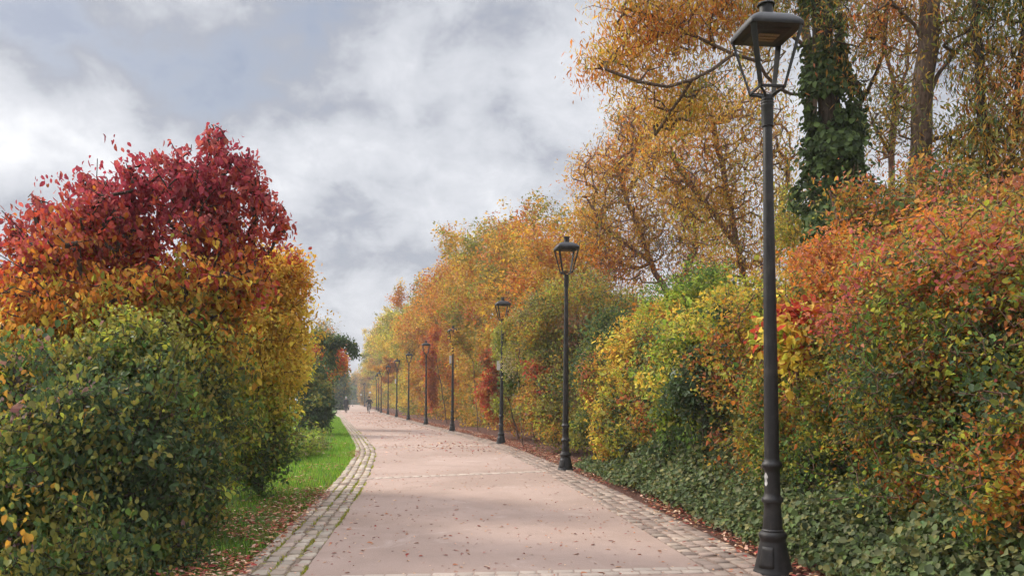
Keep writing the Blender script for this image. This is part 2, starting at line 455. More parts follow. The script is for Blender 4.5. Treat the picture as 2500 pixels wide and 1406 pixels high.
def grow(stems, tips, rng, step=.32, rise=.5, wob=.06):
    """stems: list of polylines (the trunk and main limbs); every tip is joined to the skeleton by a bent branch"""
    pos = []; par = []; main = []; n0 = 0
    for si, pl in enumerate(stems):
        pl = [np.array(p, float) for p in pl]
        last = -1
        if pos:
            dd = np.linalg.norm(np.array(pos) - pl[0], axis=1); j = int(dd.argmin())
            if dd[j] < .45: last = j
        for a, b in zip(pl[:-1], pl[1:]):
            m = max(1, int(np.linalg.norm(b - a) / step))
            for t in range(0 if last < 0 else 1, m + 1):
                p = a + (b - a) * t / m + (rng.normal(0, wob * .35, 3) if 0 < t < m else 0)
                pos.append(p); par.append(last); main.append(1); last = len(pos) - 1
        if si == 0: n0 = len(pos)
    cap = len(pos) + len(tips) * 14
    A = np.zeros((cap, 3)); A[:len(pos)] = pos; n = len(pos); par = par + [0] * (cap - n)
    base = A[:n].copy()
    d0 = np.array([np.linalg.norm(base - t, axis=1).min() for t in tips])
    ends = np.zeros(len(tips), int)
    for i in np.argsort(d0):
        t = tips[i]; dv = t - A[:n]; d = np.linalg.norm(dv, axis=1) + 1e-6
        cost = d * (1 + rise * np.clip(.35 - dv[:, 2] / d, 0, 2))
        j = int(cost.argmin()); a = A[j]; L = float(d[j]); m = min(13, max(1, int(L / step)))
        pd = a - A[par[j]] if par[j] >= 0 else np.array((0, 0, 1.)); pl = np.linalg.norm(pd); pd = pd / pl if pl > 1e-6 else np.array((0, 0, 1.))
        c = a + pd * L * .3 + np.array((0, 0, .12 * L)) + rng.normal(0, wob * L, 3) * .6 + (t - a) * .25
        last = j
        for k in range(1, m + 1):
            s = k / m; p = (1 - s) ** 2 * a + 2 * s * (1 - s) * c + s * s * t
            if k < m: p = p + rng.normal(0, wob * .4, 3) * min(1, L)
            A[n] = p; par[n] = last; last = n; n += 1
        ends[i] = last
    return A[:n], np.array(par[:n]), ends, n0

def limbs(A, par, ends, r_tip, r_max, expo=.44, trunk=None, n0=0):
    cnt = np.zeros(len(A))
    cnt[ends] += 1
    for i in range(len(A) - 1, -1, -1):
        if par[i] >= 0: cnt[par[i]] += cnt[i]
    R = np.minimum(r_tip * np.maximum(cnt, .6) ** expo, r_max)
    if trunk: R[:n0] = np.maximum(R[:n0], np.linspace(trunk[0], trunk[1], n0))
    e = np.where(par >= 0)[0]; p = par[e]
    V = []; Fs = []; base = 0
    ra, rb = np.minimum(R[p], np.maximum(R[e] * 1.6, R[e])), R[e]
    for lo, hi, n in ((0, .011, 3), (.011, .035, 5), (.035, 9, 9)):
        s = (ra >= lo) & (ra < hi)
        if not s.any(): continue
        a, b = A[p[s]], A[e[s]]; t = unit(b - a); b = b + t * (rb[s] * .25)[:, None]
        ref = np.where(np.abs(t[:, 2:3]) > .95, np.array([[1., 0, 0]]), np.array([[0, 0, 1.]]))
        u = unit(np.cross(t, ref)); w = np.cross(t, u); m = len(a)
        ang = np.arange(n) * 2 * np.pi / n
        ring = u[:, None] * np.cos(ang)[None, :, None] + w[:, None] * np.sin(ang)[None, :, None]
        VV = np.concatenate([a[:, None] + ring * ra[s][:, None, None], b[:, None] + ring * rb[s][:, None, None]], 1)
        i = base + np.arange(m)[:, None] * 2 * n + np.arange(n)[None]; j = base + np.arange(m)[:, None] * 2 * n + ((np.arange(n) + 1) % n)[None]
        Fs.append(np.stack([i, j, j + n, i + n], -1).reshape(-1, 4)); V.append(VV.reshape(-1, 3)); base += m * 2 * n
    return np.concatenate(V), np.concatenate(Fs)

def leaves(P, dirs, nrm, L, Wd, col, shape, rng):
    """leaf blades: 'oval' = two folded quads, 'kite' = one folded quad"""
    n = len(P); d = unit(dirs); nr = nrm - (nrm * d).sum(1, keepdims=True) * d; nr = unit(nr); s = np.cross(d, nr)
    L = L[:, None]; Wd = Wd[:, None]
    if shape == 'oval':
        curl = rng.uniform(-.05, .28, (n, 1)) * L
        vs = [P, P + d * L * .30 + s * Wd * .46 + nr * Wd * .16, P + d * L * .68 + s * Wd * .40 + nr * Wd * .14 - nr * curl * .35,
              P + d * L - nr * curl, P + d * L * .68 - s * Wd * .40 + nr * Wd * .14 - nr * curl * .35, P + d * L * .30 - s * Wd * .46 + nr * Wd * .16]
        k = 6; f = np.array([(0, 3, 2, 1), (0, 5, 4, 3)])
    else:
        vs = [P, P + d * L * .42 + s * Wd * .5 + nr * Wd * .18, P + d * L, P + d * L * .42 - s * Wd * .5 + nr * Wd * .18]
        k = 4; f = np.array([(0, 3, 2, 1)])
    V = np.stack(vs, 1).reshape(-1, 3)
    Fc = (np.arange(n)[:, None, None] * k + f[None]).reshape(-1, 4)
    return V, Fc, np.repeat(col, k, axis=0)

def plant(name, label, cat, group, base, stems, blobs, twigs, per, leaf, pal, seed, spread=.13, back=.45, gap=0.0, gfreq=1.2, droop=.4, bias=.5, freq=.9, field=None,
          r_tip=.003, r_max=.12, bark=None, shape='oval', mat=None, rise=.5, noise_w=.65, stem_name='trunk', crown_name='crown', jitter=.15, extra=None, wob=.06, col_fn=None, up=.55, floor=.05, trunk=None, blend=(.14, 9)):
    rng = np.random.default_rng(seed)
    root = empty(name, base); tag(root, label, cat, group)
    if shape == 'oval' and crown_name == 'foliage': spread *= .62; back += .08      # leaves sit on their twigs
    tips = sample_blobs(blobs, twigs, rng, gap, gfreq, seed, bias, floor)
    A, par, ends, n0 = grow(stems, tips, rng, rise=rise, wob=wob)
    o = np.array(base, float)
    V, Fq = limbs(A, par, ends, r_tip, r_max, trunk=trunk, n0=n0)
    np_mesh(stem_name, V - o, [Fq], bark or BARK, root, smooth=True)
    fld = field(tips) if field is not None else None
    tc = shade(tips, pal, rng, noise_w, freq, fld, seed)
    if col_fn is not None: tc = col_fn(tips, tc, rng)
    n = twigs * per; k = np.repeat(np.arange(twigs), per)
    td = unit(A[ends] - A[par[ends]])
    P = tips[k] - td[k] * (rng.random((n, 1)) ** 1.3 * back) + np.clip(rng.normal(0, 1, (n, 3)), -1.5, 1.5) * spread * np.array((1, 1, .8))
    P[:, 2] = np.maximum(P[:, 2], .03)
    cen = np.mean([b[:3] for b in blobs], axis=0); out = unit(tips - cen)
    d = td[k] * .5 + unit(rng.normal(size=(n, 3))) * .8 + np.array((0, 0, -droop))
    nr = np.array((0, 0, up)) + out[k] * .45 + unit(rng.normal(size=(n, 3))) * .75
    sz = np.exp(rng.normal(-.08, .30, n)).clip(.45, 1.7); Ls = leaf[0] * sz; Ws = leaf[1] * sz * rng.uniform(.6, 1.15, n)
    col = tc[k] * rng.uniform(1 - jitter * 1.5, 1 + jitter * 1.3, (n, 1)) * (1 + rng.normal(0, .07, (n, 3)))
    sw = rng.random(n) < blend[0]                                    # a few leaves have turned earlier or later than their twig
    zo = np.argsort(tips[:, 2]); zr = np.empty(twigs, int); zr[zo] = np.arange(twigs); w_ = max(2, int(twigs / blend[1]))
    col[sw] = tc[zo[np.clip(zr[k[sw]] + rng.integers(-w_, w_, sw.sum()), 0, twigs - 1)]]
    V, Fq, cv = leaves(P, d, nr, Ls, Ws, np.clip(col, .005, .9), shape, rng)
    np_mesh(crown_name, V - o, [Fq], mat or LEAF, root, color=cv)
    if extra is not None: extra(root, o, rng)
    return root

def at(px, py, Y): return ((px - CX) / F * Y, Y, EYE - (py - HOR) / F * Y)
def blob(px, py, Y, rx, rz, ry, w=1.0):
    c = at(px, py, Y); return (c[0], c[1], c[2], rx * Y / F, ry, rz * Y / F, w)
def fan(x, y, n, h, r, seed, z0=0.0):
    """several stems rising from one base"""
    g = np.random.default_rng(seed); out = []
    for i in range(n):
        a = 2 * math.pi * i / n + g.uniform(-.5, .5); q = g.uniform(.4, 1) * r; b = (x + math.cos(a) * .12, y + math.sin(a) * .12, z0)
        out.append([b, (x + math.cos(a) * q * .35, y + math.sin(a) * q * .35, h * .4), (x + math.cos(a) * q, y + math.sin(a) * q, h * g.uniform(.75, 1))])
    return out
def zfield(z0, z1, k=1.0): return lambda P: np.clip((P[:, 2] - z0) / (z1 - z0), 0, 1) * k
#PLANTS
#OBJECTS
# ------------------------------------------------------------------ planting left of the path
GL = 'shrubs left of the path'
plant('autumn_shrub', 'big shrub with crimson top turning orange and yellow below, left of the path', 'shrub', GL, (-4.9, 10.3, 0),
      fan(-4.9, 10.3, 9, 3.3, 1.4, 1),
      [blob(330, 880, 10.3, 310, 240, 1.6), blob(500, 450, 9.9, 125, 75, .6, .8), blob(525, 345, 9.9, 26, 48, .25, 1.2), blob(435, 385, 9.9, 38, 42, .35, .9), blob(605, 400, 9.9, 28, 50, .3, 1.0), blob(350, 435, 10.0, 45, 40, .4, .9), blob(640, 475, 9.9, 22, 40, .3, .9), blob(685, 535, 9.9, 20, 40, .3, .9), blob(545, 565, 10, 105, 80, .8, .6), blob(300, 520, 10.1, 130, 60, .7, .7), blob(235, 450, 10.2, 38, 40, .35, 1), blob(240, 600, 10.2, 160, 80, .9, .6), blob(100, 510, 10.4, 32, 42, .3, .9), blob(45, 560, 10.5, 28, 45, .3, .9), blob(120, 670, 10.3, 100, 80, .8, .6), blob(30, 670, 10.5, 40, 75, .5, .6), blob(470, 700, 9.6, 150, 85, .8, .8), blob(610, 660, 9.8, 60, 80, .6, .8), blob(300, 740, 9.6, 150, 80, .8, .8), blob(480, 830, 9.6, 110, 110, .8, .8), blob(120, 800, 9.8, 120, 90, .8, .8)],
      5200, 15, (.074, .047), [('MGR', .08), ('GRN', .10), ('OLV', .10), ('YG', .17), ('YEL', .08), ('GOLD', .18), ('AMB', .06), ('ORA', .24), ('RUST', .06), ('RED', .12), ('ROSE', .12), ('CRIM', .10)], 21, blend=(.42, 6),
      spread=.085, gap=.32, gfreq=1.5, droop=1.0, field=zfield(1.3, 4.3, .66), noise_w=.62, freq=1.5, r_tip=.0055, r_max=.028, bark=BARK_DARK, stem_name='stems', crown_name='foliage', bias=.4)
plant('autumn_shrub', 'orange red shrub with sky showing through, at the left edge of the photo', 'shrub', GL, (-7.6, 12.0, 0), fan(-7.6, 12, 5, 3.4, 1.0, 2),
      [blob(-50, 790, 12, 110, 130, 1.2), blob(0, 700, 11.8, 40, 60, .6, .7), blob(-60, 950, 12, 140, 120, 1.2)], 520, 20, (.10, .064),
      [('GRN', .15), ('YG', .1), ('GOLD', .12), ('ORA', .3), ('RED', .3), ('CRIM', .12)], 22, gap=.33, droop=.7, field=zfield(1.2, 4.0, .6), r_max=.04, bark=BARK_DARK, stem_name='stems', crown_name='foliage')
def edge_turn(P, col, rng):
    """the green shrub has begun to turn on its outer sides and top"""
    u = (P[:, 0] / P[:, 1] * F + CX - 290) / 300; v = (1140 - (HOR - (P[:, 2] - EYE) / P[:, 1] * F)) / 330
    t = np.clip(np.hypot(np.where(u < 0, u * 1.0, u * 1.15), np.where(v > 0, v * 1.15, v * .3)) - .80 + .7 * (vnoise(P, 1.3, 61) - .5), 0, 1) * 1.3 + rng.normal(0, .08, len(P))
    turn = np.array([C_[k] for k in ('OLV', 'OLV', 'YG', 'OLV', 'MAU', 'AMB')]); k = np.where(u < -.45, rng.integers(2, 6, len(P)), rng.integers(0, 3, len(P)))
    m = rng.random(len(P)) < t
    col = col.copy(); col[m] = turn[k[m]]; return col
plant('green_shrub', 'dark green broad leaved shrub in the near left corner, below the crimson one', 'shrub', GL, (-3.75, 7.6, 0), fan(-3.75, 7.6, 8, 2.0, 1.3, 3),
      [blob(250, 1130, 7.5, 230, 260, 1.05), blob(60, 1200, 6.8, 220, 230, .9), blob(450, 1130, 8.6, 110, 190, .9), blob(330, 1330, 7.2, 150, 90, .8), blob(190, 1400, 6.2, 160, 110, .7), blob(340, 880, 8.4, 130, 130, .7, .9), blob(190, 930, 8.4, 120, 110, .7, .9), blob(510, 1000, 9.4, 90, 140, .7, .9), blob(60, 960, 8, 120, 110, .7, .8)],
      5000, 19, (.055, .038), [('DGR', .28), ('MGR', .28), ('OLV', .30), ('GRN', .14)], 23, spread=.10, gap=.28, gfreq=1.6, droop=.8, r_max=.04, bark=BARK_DARK, col_fn=edge_turn,
      stem_name='stems', crown_name='foliage', bias=.4, freq=1.2, jitter=.14)
plant('yellow_shrub', 'tall golden yellow shrub with a few green leaves, beside the sunlit lawn', 'shrub', GL, (-4.15, 13.1, 0), fan(-4.15, 13.1, 7, 3.4, .9, 4),
      [blob(620, 880, 13.0, 125, 220, 1.4), blob(670, 730, 12.8, 85, 130, .9), blob(590, 1030, 12.6, 110, 140, 1.2), blob(710, 640, 12.6, 45, 40, .4, .9), blob(650, 650, 12.6, 60, 60, .6, .9), blob(650, 1080, 12.8, 75, 80, .8), blob(745, 680, 12.6, 28, 26, .3, .8), blob(705, 850, 13, 50, 130, .8), blob(580, 760, 12.8, 70, 110, .8)],
      3000, 19, (.064, .043), [('MGR', .05), ('GRN', .08), ('OLV', .06), ('LIME', .08), ('YG', .15), ('YEL', .40), ('GOLD', .28), ('ORA', .03)], 24, spread=.12, gap=.28, gfreq=1.7, droop=.7, field=zfield(-.1, 3.4, .8), noise_w=.55,
      r_max=.04, bark=BARK_DARK, stem_name='stems', crown_name='foliage', bias=.4)
plant('dark_bush', 'rounded dark green bush at the far end of the left lawn', 'bush', GL, (-8.9, 34, 0), fan(-8.9, 34, 6, 2.6, .7, 5),
      [blob(768, 975, 34, 48, 85, 1.2), blob(760, 925, 34.5, 38, 45, 1.0), blob(796, 985, 33, 20, 55, .6)], 700, 20, (.13, .08), [('DGR', .40), ('MGR', .38), ('OLV', .22)], 25, gap=.3, gfreq=1.0, spread=.15,
      r_max=.05, bark=BARK_DARK, stem_name='stems', crown_name='foliage', bias=.4)
plant('weed_clump', 'low pale green clump of weeds growing out of the bright lawn', 'plant', None, (-5.5, 21.5, 0), fan(-5.5, 21.5, 9, .7, .5, 6),
      [blob(735, 1090, 21.5, 58, 35, 1.0), blob(700, 1100, 20, 40, 40, .8), blob(768, 1080, 24, 32, 26, .8)], 420, 22, (.10, .035), [('GRN', .35), ('LIME', .3), ('OLV', .2), ('PALE', .15)], 26, droop=.1, spread=.1, r_max=.012,
      stem_name='stems', crown_name='foliage', shape='kite')
plant('autumn_tree', 'small red and orange tree behind the dark green bush on the left', 'tree', 'trees left of the path', (-9.6, 41, 0), [[(-9.6, 41, 0), (-9.5, 41, 1.6), (-9.2, 41, 3.2)]],
      [blob(790, 855, 41, 45, 48, 1.4), blob(820, 880, 40, 26, 40, 1.0), blob(765, 900, 41, 45, 60, 1.3)], 420, 22, (.14, .09), [('OLV', .15), ('GOLD', .2), ('ORA', .3), ('RED', .35)], 27, gap=.33, gfreq=.9, spread=.16, r_max=.07)
plant('dark_tree', 'slim dark leaved tree with one branch arching over towards the path', 'tree', 'trees left of the path', (-9.0, 38, 0),
      [[(-9.4, 38, 0), at(765, 900, 38), at(785, 855, 38), at(805, 828, 38), at(832, 826, 38), at(858, 842, 38)], [at(785, 855, 38), at(775, 825, 38), at(780, 812, 38)]],
      [blob(800, 828, 38, 26, 16, .5), blob(838, 832, 38, 26, 12, .5), blob(862, 855, 38, 9, 20, .35, 1.2), blob(778, 815, 38, 14, 14, .5), blob(810, 870, 38, 10, 40, .5, .7)], 170, 15, (.15, .08), [('DGR', .35), ('MGR', .35), ('OLV', .3)], 28,
      gap=.2, droop=1.0, spread=.12, r_max=.05, bark=BARK_DARK)
plant('thin_tree', 'thin nearly bare olive tree rising behind the yellow shrub', 'tree', 'trees left of the path', (-14.5, 62, 0), [[(-14.5, 62, 0), (-14.4, 62, 4), at(785, 790, 62)]],
      [blob(785, 805, 62, 30, 38, 1.4), blob(815, 850, 62, 26, 40, 1.4)], 230, 9, (.16, .06), [('OLV', .5), ('GREY', .3), ('AMB', .2)], 29, gap=.35, gfreq=.6, spread=.25, shape='kite', r_max=.09)
for (nm, lab, px, Y, hy, wpx, pal, sd_) in (
        ('green_tree', 'green tree arching over the lawn strip just behind the walking person', 826, 115, 880, 30, [('DGR', .3), ('GRN', .3), ('OLV', .3), ('AMB', .1)], 41),
        ('yellow_tree', 'pale yellow tree behind the railing at the end of the path', 868, 246, 905, 30, [('OLV', .25), ('AMB', .3), ('GOLD', .35), ('YG', .1)], 42),
        ('green_tree', 'dark green tree behind the left end of the distant railing', 833, 232, 922, 30, [('DGR', .5), ('MGR', .3), ('OLV', .2)], 43),
        ('autumn_tree', 'olive gold tree just right of the end railing behind the far lamp post', 893, 212, 895, 17, [('OLV', .35), ('AMB', .35), ('GOLD', .2), ('RUST', .1)], 45),
        ('olive_tree', 'broad olive tree closing the view behind the middle of the railing', 880, 262, 915, 40, [('DGR', .2), ('OLV', .5), ('AMB', .3)], 46),
        ('green_tree', 'dark green bush mass right behind the distant railing, under the yellow tree', 862, 228, 942, 26, [('DGR', .5), ('GRN', .3), ('OLV', .2)], 44)):
    x, _, _ = at(px, HOR, Y); h = EYE + (HOR - hy) / F * Y; w = wpx * Y / F
    plant(nm, lab, 'tree', 'trees at the end of the path', (x, Y, 0), [[(x, Y, 0), (x, Y, h * .4), (x + .2, Y, h * .75)]],
          [(x, Y, h * .35, w, w, h * .33), (x + w * .15, Y, h * .7, w * .7, w * .7, h * .3), (x - w * .4, Y, h * .55, w * .5, w * .5, h * .25)], 420, 30, (.15 + Y * .0011, .10 + Y * .0007), pal, sd_, spread=.25 + Y * .001, back=.8, gap=.32, gfreq=.45,
          shape='kite', r_max=.2)

# ------------------------------------------------------------------ hedge and shrubs right of the path
GR = 'shrubs of the hedge right of the path'
plant('hedge_shrub', 'tall orange and red turning shrub behind the nearest lamp post, at the right edge', 'shrub', GR, (4.3, 6.3, 0), fan(4.3, 6.3, 8, 3.0, 1.2, 11),
      [blob(2330, 800, 6.6, 300, 300, 1.5), blob(2440, 620, 6.4, 180, 130, 1.0, .9), blob(2220, 1000, 6.8, 160, 260, 1.2), blob(2250, 670, 7.2, 170, 130, 1.0, .9), (3.35, 5.0, .9, .55, 1.0, .9, 1.2), (3.45, 6.6, .8, .5, 1.3, .8)],
      4300, 22, (.041, .028), [('DGR', .12), ('MGR', .08), ('GRN', .12), ('OLV', .18), ('YG', .13), ('AMB', .08), ('RUST', .08), ('OLV', .05), ('ORA', .07), ('SALM', .07), ('ROSE', .04)], 31, spread=.09, back=.35, gap=.42, gfreq=1.5, freq=2.6, noise_w=.72, field=zfield(-.6, 4.2, .3),
      r_max=.035, bark=BARK_RED, stem_name='stems', crown_name='foliage', bias=.42)
plant('hedge_shrub', 'orange brown shrub with yellow sprays just right of the nearest lamp post', 'shrub', GR, (3.9, 9.3, 0), fan(3.9, 9.3, 8, 2.9, 1.1, 12),
      [blob(2060, 800, 9, 190, 190, 1.5), blob(1960, 1000, 9.2, 150, 200, 1.2), blob(2080, 640, 9.4, 140, 80, 1.0, .9), blob(2180, 720, 9, 130, 130, 1.2), (3.15, 9.2, .8, .5, 1.5, .8)],
      3200, 22, (.047, .032), [('DGR', .10), ('GRN', .14), ('OLV', .18), ('YG', .14), ('AMB', .14), ('RUST', .10), ('ORA', .12), ('SALM', .08)], 32, spread=.1, back=.35, gap=.42, gfreq=1.5, freq=2.5, noise_w=.7, field=zfield(-.6, 4.2, .4), r_max=.035, bark=BARK_RED,
      stem_name='stems', crown_name='foliage', bias=.42)
plant('maple_sapling', 'small bright red and yellow sapling peeping out just right of the nearest lamp post', 'plant', None, (3.3, 9.0, 0), [[(3.3, 9.0, 0), (3.1, 8.6, 1.2), at(1935, 800, 8.3)]],
      [blob(1935, 765, 8.3, 34, 30, .25, 1.4), blob(1920, 830, 8.3, 28, 40, .25)], 70, 14, (.085, .075), [('YEL', .35), ('LIME', .15), ('ORA', .15), ('RED', .35)], 33, field=zfield(1.9, 2.6), noise_w=.3, spread=.07, r_max=.02, stem_name='stem', crown_name='foliage')
plant('hedge_shrub', 'bright yellow green shrub between the first and second lamp posts', 'shrub', GR, (3.5, 12.8, 0), fan(3.5, 12.8, 8, 2.9, 1.1, 13),
      [blob(1760, 830, 12.5, 130, 140, 1.4), blob(1830, 760, 12.8, 110, 100, 1.2), blob(1640, 960, 13, 100, 130, 1.2), blob(1780, 1010, 12, 120, 120, 1.0), blob(1880, 900, 12, 120, 170, 1.2), (2.75, 12.8, .75, .5, 1.7, .75)],
      2100, 20, (.07, .048), [('DGR', .10), ('GRN', .16), ('OLV', .15), ('LIME', .18), ('YG', .2), ('YEL', .13), ('GOLD', .08)], 34, spread=.11, gap=.40, gfreq=1.4, freq=1.8, noise_w=.7, field=zfield(-.5, 3.8, .35), r_max=.035, stem_name='stems', crown_name='foliage', bias=.42)
plant('dark_bush', 'dark green bush tucked into the yellow green hedge left of the nearest lamp post', 'bush', GR, (2.75, 11.6, 0), fan(2.75, 11.6, 6, 1.8, .5, 14),
      [blob(1720, 890, 11.4, 62, 60, .5), blob(1760, 960, 11.4, 50, 70, .5, .8), blob(1680, 950, 11.5, 40, 50, .4, .8)], 330, 17, (.075, .05), [('DGR', .55), ('MGR', .25), ('GREY', .2)], 35, spread=.1, gap=.25, r_max=.03, bark=BARK_DARK, stem_name='stems', crown_name='foliage', mat=GLOSSLEAF)
plant('hedge_shrub', 'golden leaved shrub with reddish twigs just right of the second lamp post', 'shrub', GR, (2.8, 16.5, 0), fan(2.8, 16.5, 8, 2.6, 1.0, 15),
      [blob(1540, 950, 16, 85, 110, 1.3), blob(1560, 860, 16.3, 85, 85, 1.2), blob(1490, 1040, 16.4, 60, 90, 1.0), blob(1620, 1030, 15.2, 80, 95, 1.1), (2.2, 16.3, .7, .5, 1.6, .7)],
      1700, 20, (.075, .05), [('DGR', .08), ('OLV', .20), ('YG', .18), ('YEL', .16), ('GOLD', .18), ('AMB', .12), ('RUST', .08)], 36, spread=.12, gap=.40, gfreq=1.3, freq=1.6, noise_w=.7, r_max=.035, bark=BARK_RED, stem_name='stems', crown_name='foliage', bias=.42)
plant('hedge_shrub', 'big domed olive brown shrub behind the second lamp post', 'shrub', GR, (2.4, 25, 0), fan(2.4, 25, 10, 4.6, 1.8, 16),
      [blob(1425, 850, 24, 170, 175, 2.4), blob(1335, 900, 24, 80, 180, 1.8), blob(1415, 755, 24.5, 135, 85, 1.9), blob(1300, 820, 24.5, 48, 75, 1.1), blob(1540, 800, 24, 60, 110, 1.8), blob(1390, 1000, 22.5, 110, 110, 1.6)],
      3400, 20, (.080, .05), [('BRN', .14), ('MGR', .12), ('OLV', .36), ('YG', .14), ('AMB', .16), ('GOLD', .05), ('RUST', .03)], 37, spread=.14, gap=.30, gfreq=1.0, freq=.8, noise_w=.75, r_max=.05, stem_name='stems', crown_name='foliage', bias=.38, shape='kite')
plant('seed_head_creeper', 'pale fluffy creeper trailing down the left shoulder of the olive dome', 'creeper', None, (.35, 25, 0), [[(.35, 25, 0), at(1262, 900, 24.6), at(1270, 790, 24.4), at(1300, 735, 24.2), at(1350, 700, 24)]],
      [blob(1345, 702, 23.6, 26, 14, .4), blob(1305, 735, 23.6, 24, 15, .4), blob(1270, 765, 23.8, 18, 18, .4), blob(1240, 880, 24.4, 14, 60, .4)], 130, 18, (.05, .028), [('PALE', .35), ('YG', .3), ('OLV', .35)], 38, spread=.12, shape='kite', r_max=.015, stem_name='stem', crown_name='foliage')
plant('hedge_shrub', 'dark olive green shrub low in the gap just right of the second lamp post', 'shrub', GR, (2.3, 19.5, 0), fan(2.3, 19.5, 6, 2.4, .8, 17),
      [blob(1450, 930, 19.5, 60, 110, 1.2), blob(1500, 830, 20, 70, 80, 1.2), blob(1420, 1040, 19, 40, 60, .8)], 800, 20, (.08, .052), [('DGR', .30), ('MGR', .25), ('OLV', .30), ('YG', .15)], 39, spread=.13, gap=.33, r_max=.035, stem_name='stems', crown_name='foliage')
plant('hedge_shrub', 'lime green shrub standing between the olive dome and the golden willow trunks', 'shrub', GR, (4.2, 18.5, 0), fan(4.2, 18.5, 7, 3.2, 1.2, 18),
      [blob(1660, 770, 18.5, 110, 90, 1.6), blob(1720, 700, 18, 110, 60, 1.4, .8), blob(1590, 820, 18.2, 80, 90, 1.3)], 900, 20, (.075, .05), [('GRN', .18), ('LIME', .3), ('YG', .28), ('YEL', .16), ('ORA', .08)], 40, spread=.13, gap=.36, gfreq=1.2, r_max=.04, stem_name='stems', crown_name='foliage')

MIXB = [('DGR', .10), ('MGR', .12), ('OLV', .24), ('YG', .18), ('AMB', .14), ('RUST', .12), ('SALM', .06), ('GOLD', .04)]
for (lab, px, Y, zt, w, sd_) in (('tangled olive and rust bramble filling the hedge just left of the nearest lamp post', 1850, 10.8, 2.9, 1.0, 171), ('tangled mixed bramble between the bright yellow green and the golden leaved shrubs', 1640, 14.6, 2.9, 1.0, 172),
                              ('tangled green and amber bramble rising at the back between orange red and orange brown shrubs', 2230, 8.2, 3.5, 1.0, 173), ('low tangled bramble between the golden leaved shrub and the grey green shrub', 1520, 18.3, 2.8, 1.1, 174)):
    x = (px - CX) / F * Y; g = np.random.default_rng(sd_)
    bl = [(x, Y, zt * .5, w * .8, w, zt * .45)] + [(x + g.uniform(-.7, .9), Y + g.uniform(-1, 1), g.uniform(.4, .95) * zt, g.uniform(.3, .6), g.uniform(.3, .6), g.uniform(.25, .5), 1.2) for _ in range(6)]
    plant('bramble', lab, 'shrub', GR, (x, Y, 0), fan(x, Y, 7, zt * .85, .9, sd_), bl, 1100, 19, (.06, .04), MIXB, sd_, spread=.11, gap=.40, gfreq=1.5, freq=2.2, noise_w=.7, r_max=.03, bark=BARK_RED, stem_name='stems', crown_name='foliage', bias=.45)

for (lab, px, py, Y, sd_) in (('loose wispy olive and rust shrub rising above the orange hedge at the right edge', 2430, 545, 8.6, 181), ('loose wispy rust coloured shrub above the hedge below the thick bare trunk', 2200, 520, 9.6, 182)):
    x, y, z = at(px, py, Y)
    plant('wispy_shrub', lab, 'shrub', GR, (x, Y, 0), fan(x, Y, 9, z + .3, .9, sd_), [(x, Y, z, .75, .7, .55), (x + .4, Y, z + .35, .4, .4, .35, .8), (x - .45, Y, z + .1, .4, .4, .3, .8)], 520, 12, (.055, .034),
          [('MGR', .12), ('OLV', .34), ('AMB', .22), ('RUST', .2), ('SALM', .12)], sd_, spread=.12, gap=.36, gfreq=1.6, freq=2, r_max=.02, bark=BARK_RED, stem_name='stems', crown_name='foliage', r_tip=.0028)

CRIMC = [('OLV', .15), ('BRN', .25), ('RUST', .36), ('AMB', .12), ('RED', .12)]
for (lab, px, py, Y, rx, rz, pal, sd_) in (
        ('red creeper hanging in a narrow curtain beside the olive dome', 1277, 955, 23.2, 20, 95, CRIMC, 51),
        ('rust red creeper curtain right of the fourth lamp post', 1168, 945, 31.5, 26, 85, [('BRN', .25), ('RUST', .4), ('RED', .25), ('AMB', .1)], 52),
        ('orange creeper column directly behind the fifth lamp post', 1030, 905, 50.5, 12, 100, [('RUST', .5), ('ORA', .35), ('RED', .15)], 53),
        ('olive green creeper curtain between the third and fourth lamp posts', 1200, 900, 29.5, 22, 100, [('OLV', .45), ('YG', .3), ('GRN', .25)], 54),
        ('orange creeper clump high up behind the small far lamp posts', 940, 898, 92, 30, 30, [('GOLD', .15), ('AMB', .3), ('ORA', .45), ('RUST', .1)], 55)):
    x, y, z = at(px, py, Y); w = rx * Y / F; h = rz * Y / F; x += .35; g = np.random.default_rng(sd_)
    bl = [(x + .2, Y, z, w * .8, .5, h)] + [(x + g.normal(.1, w * .7), Y + g.normal(0, .5), max(.2, z + g.uniform(-1.05, 1.0) * h), w * .7, .4, h * .25) for _ in range(6)]
    plant('creeper', lab, 'creeper', 'creepers on the hedge', (x + 1.2, Y, 0), [[(x + 1.2, Y, 0), (x + .9, Y, z * .6), (x + .4, Y, z + h * .6)]], bl, 260, 22, (.07 + Y * .0016, .045 + Y * .001), pal, sd_, spread=.14, droop=.8, r_max=.03, shape='kite',
          stem_name='stem', crown_name='foliage', gap=.2)

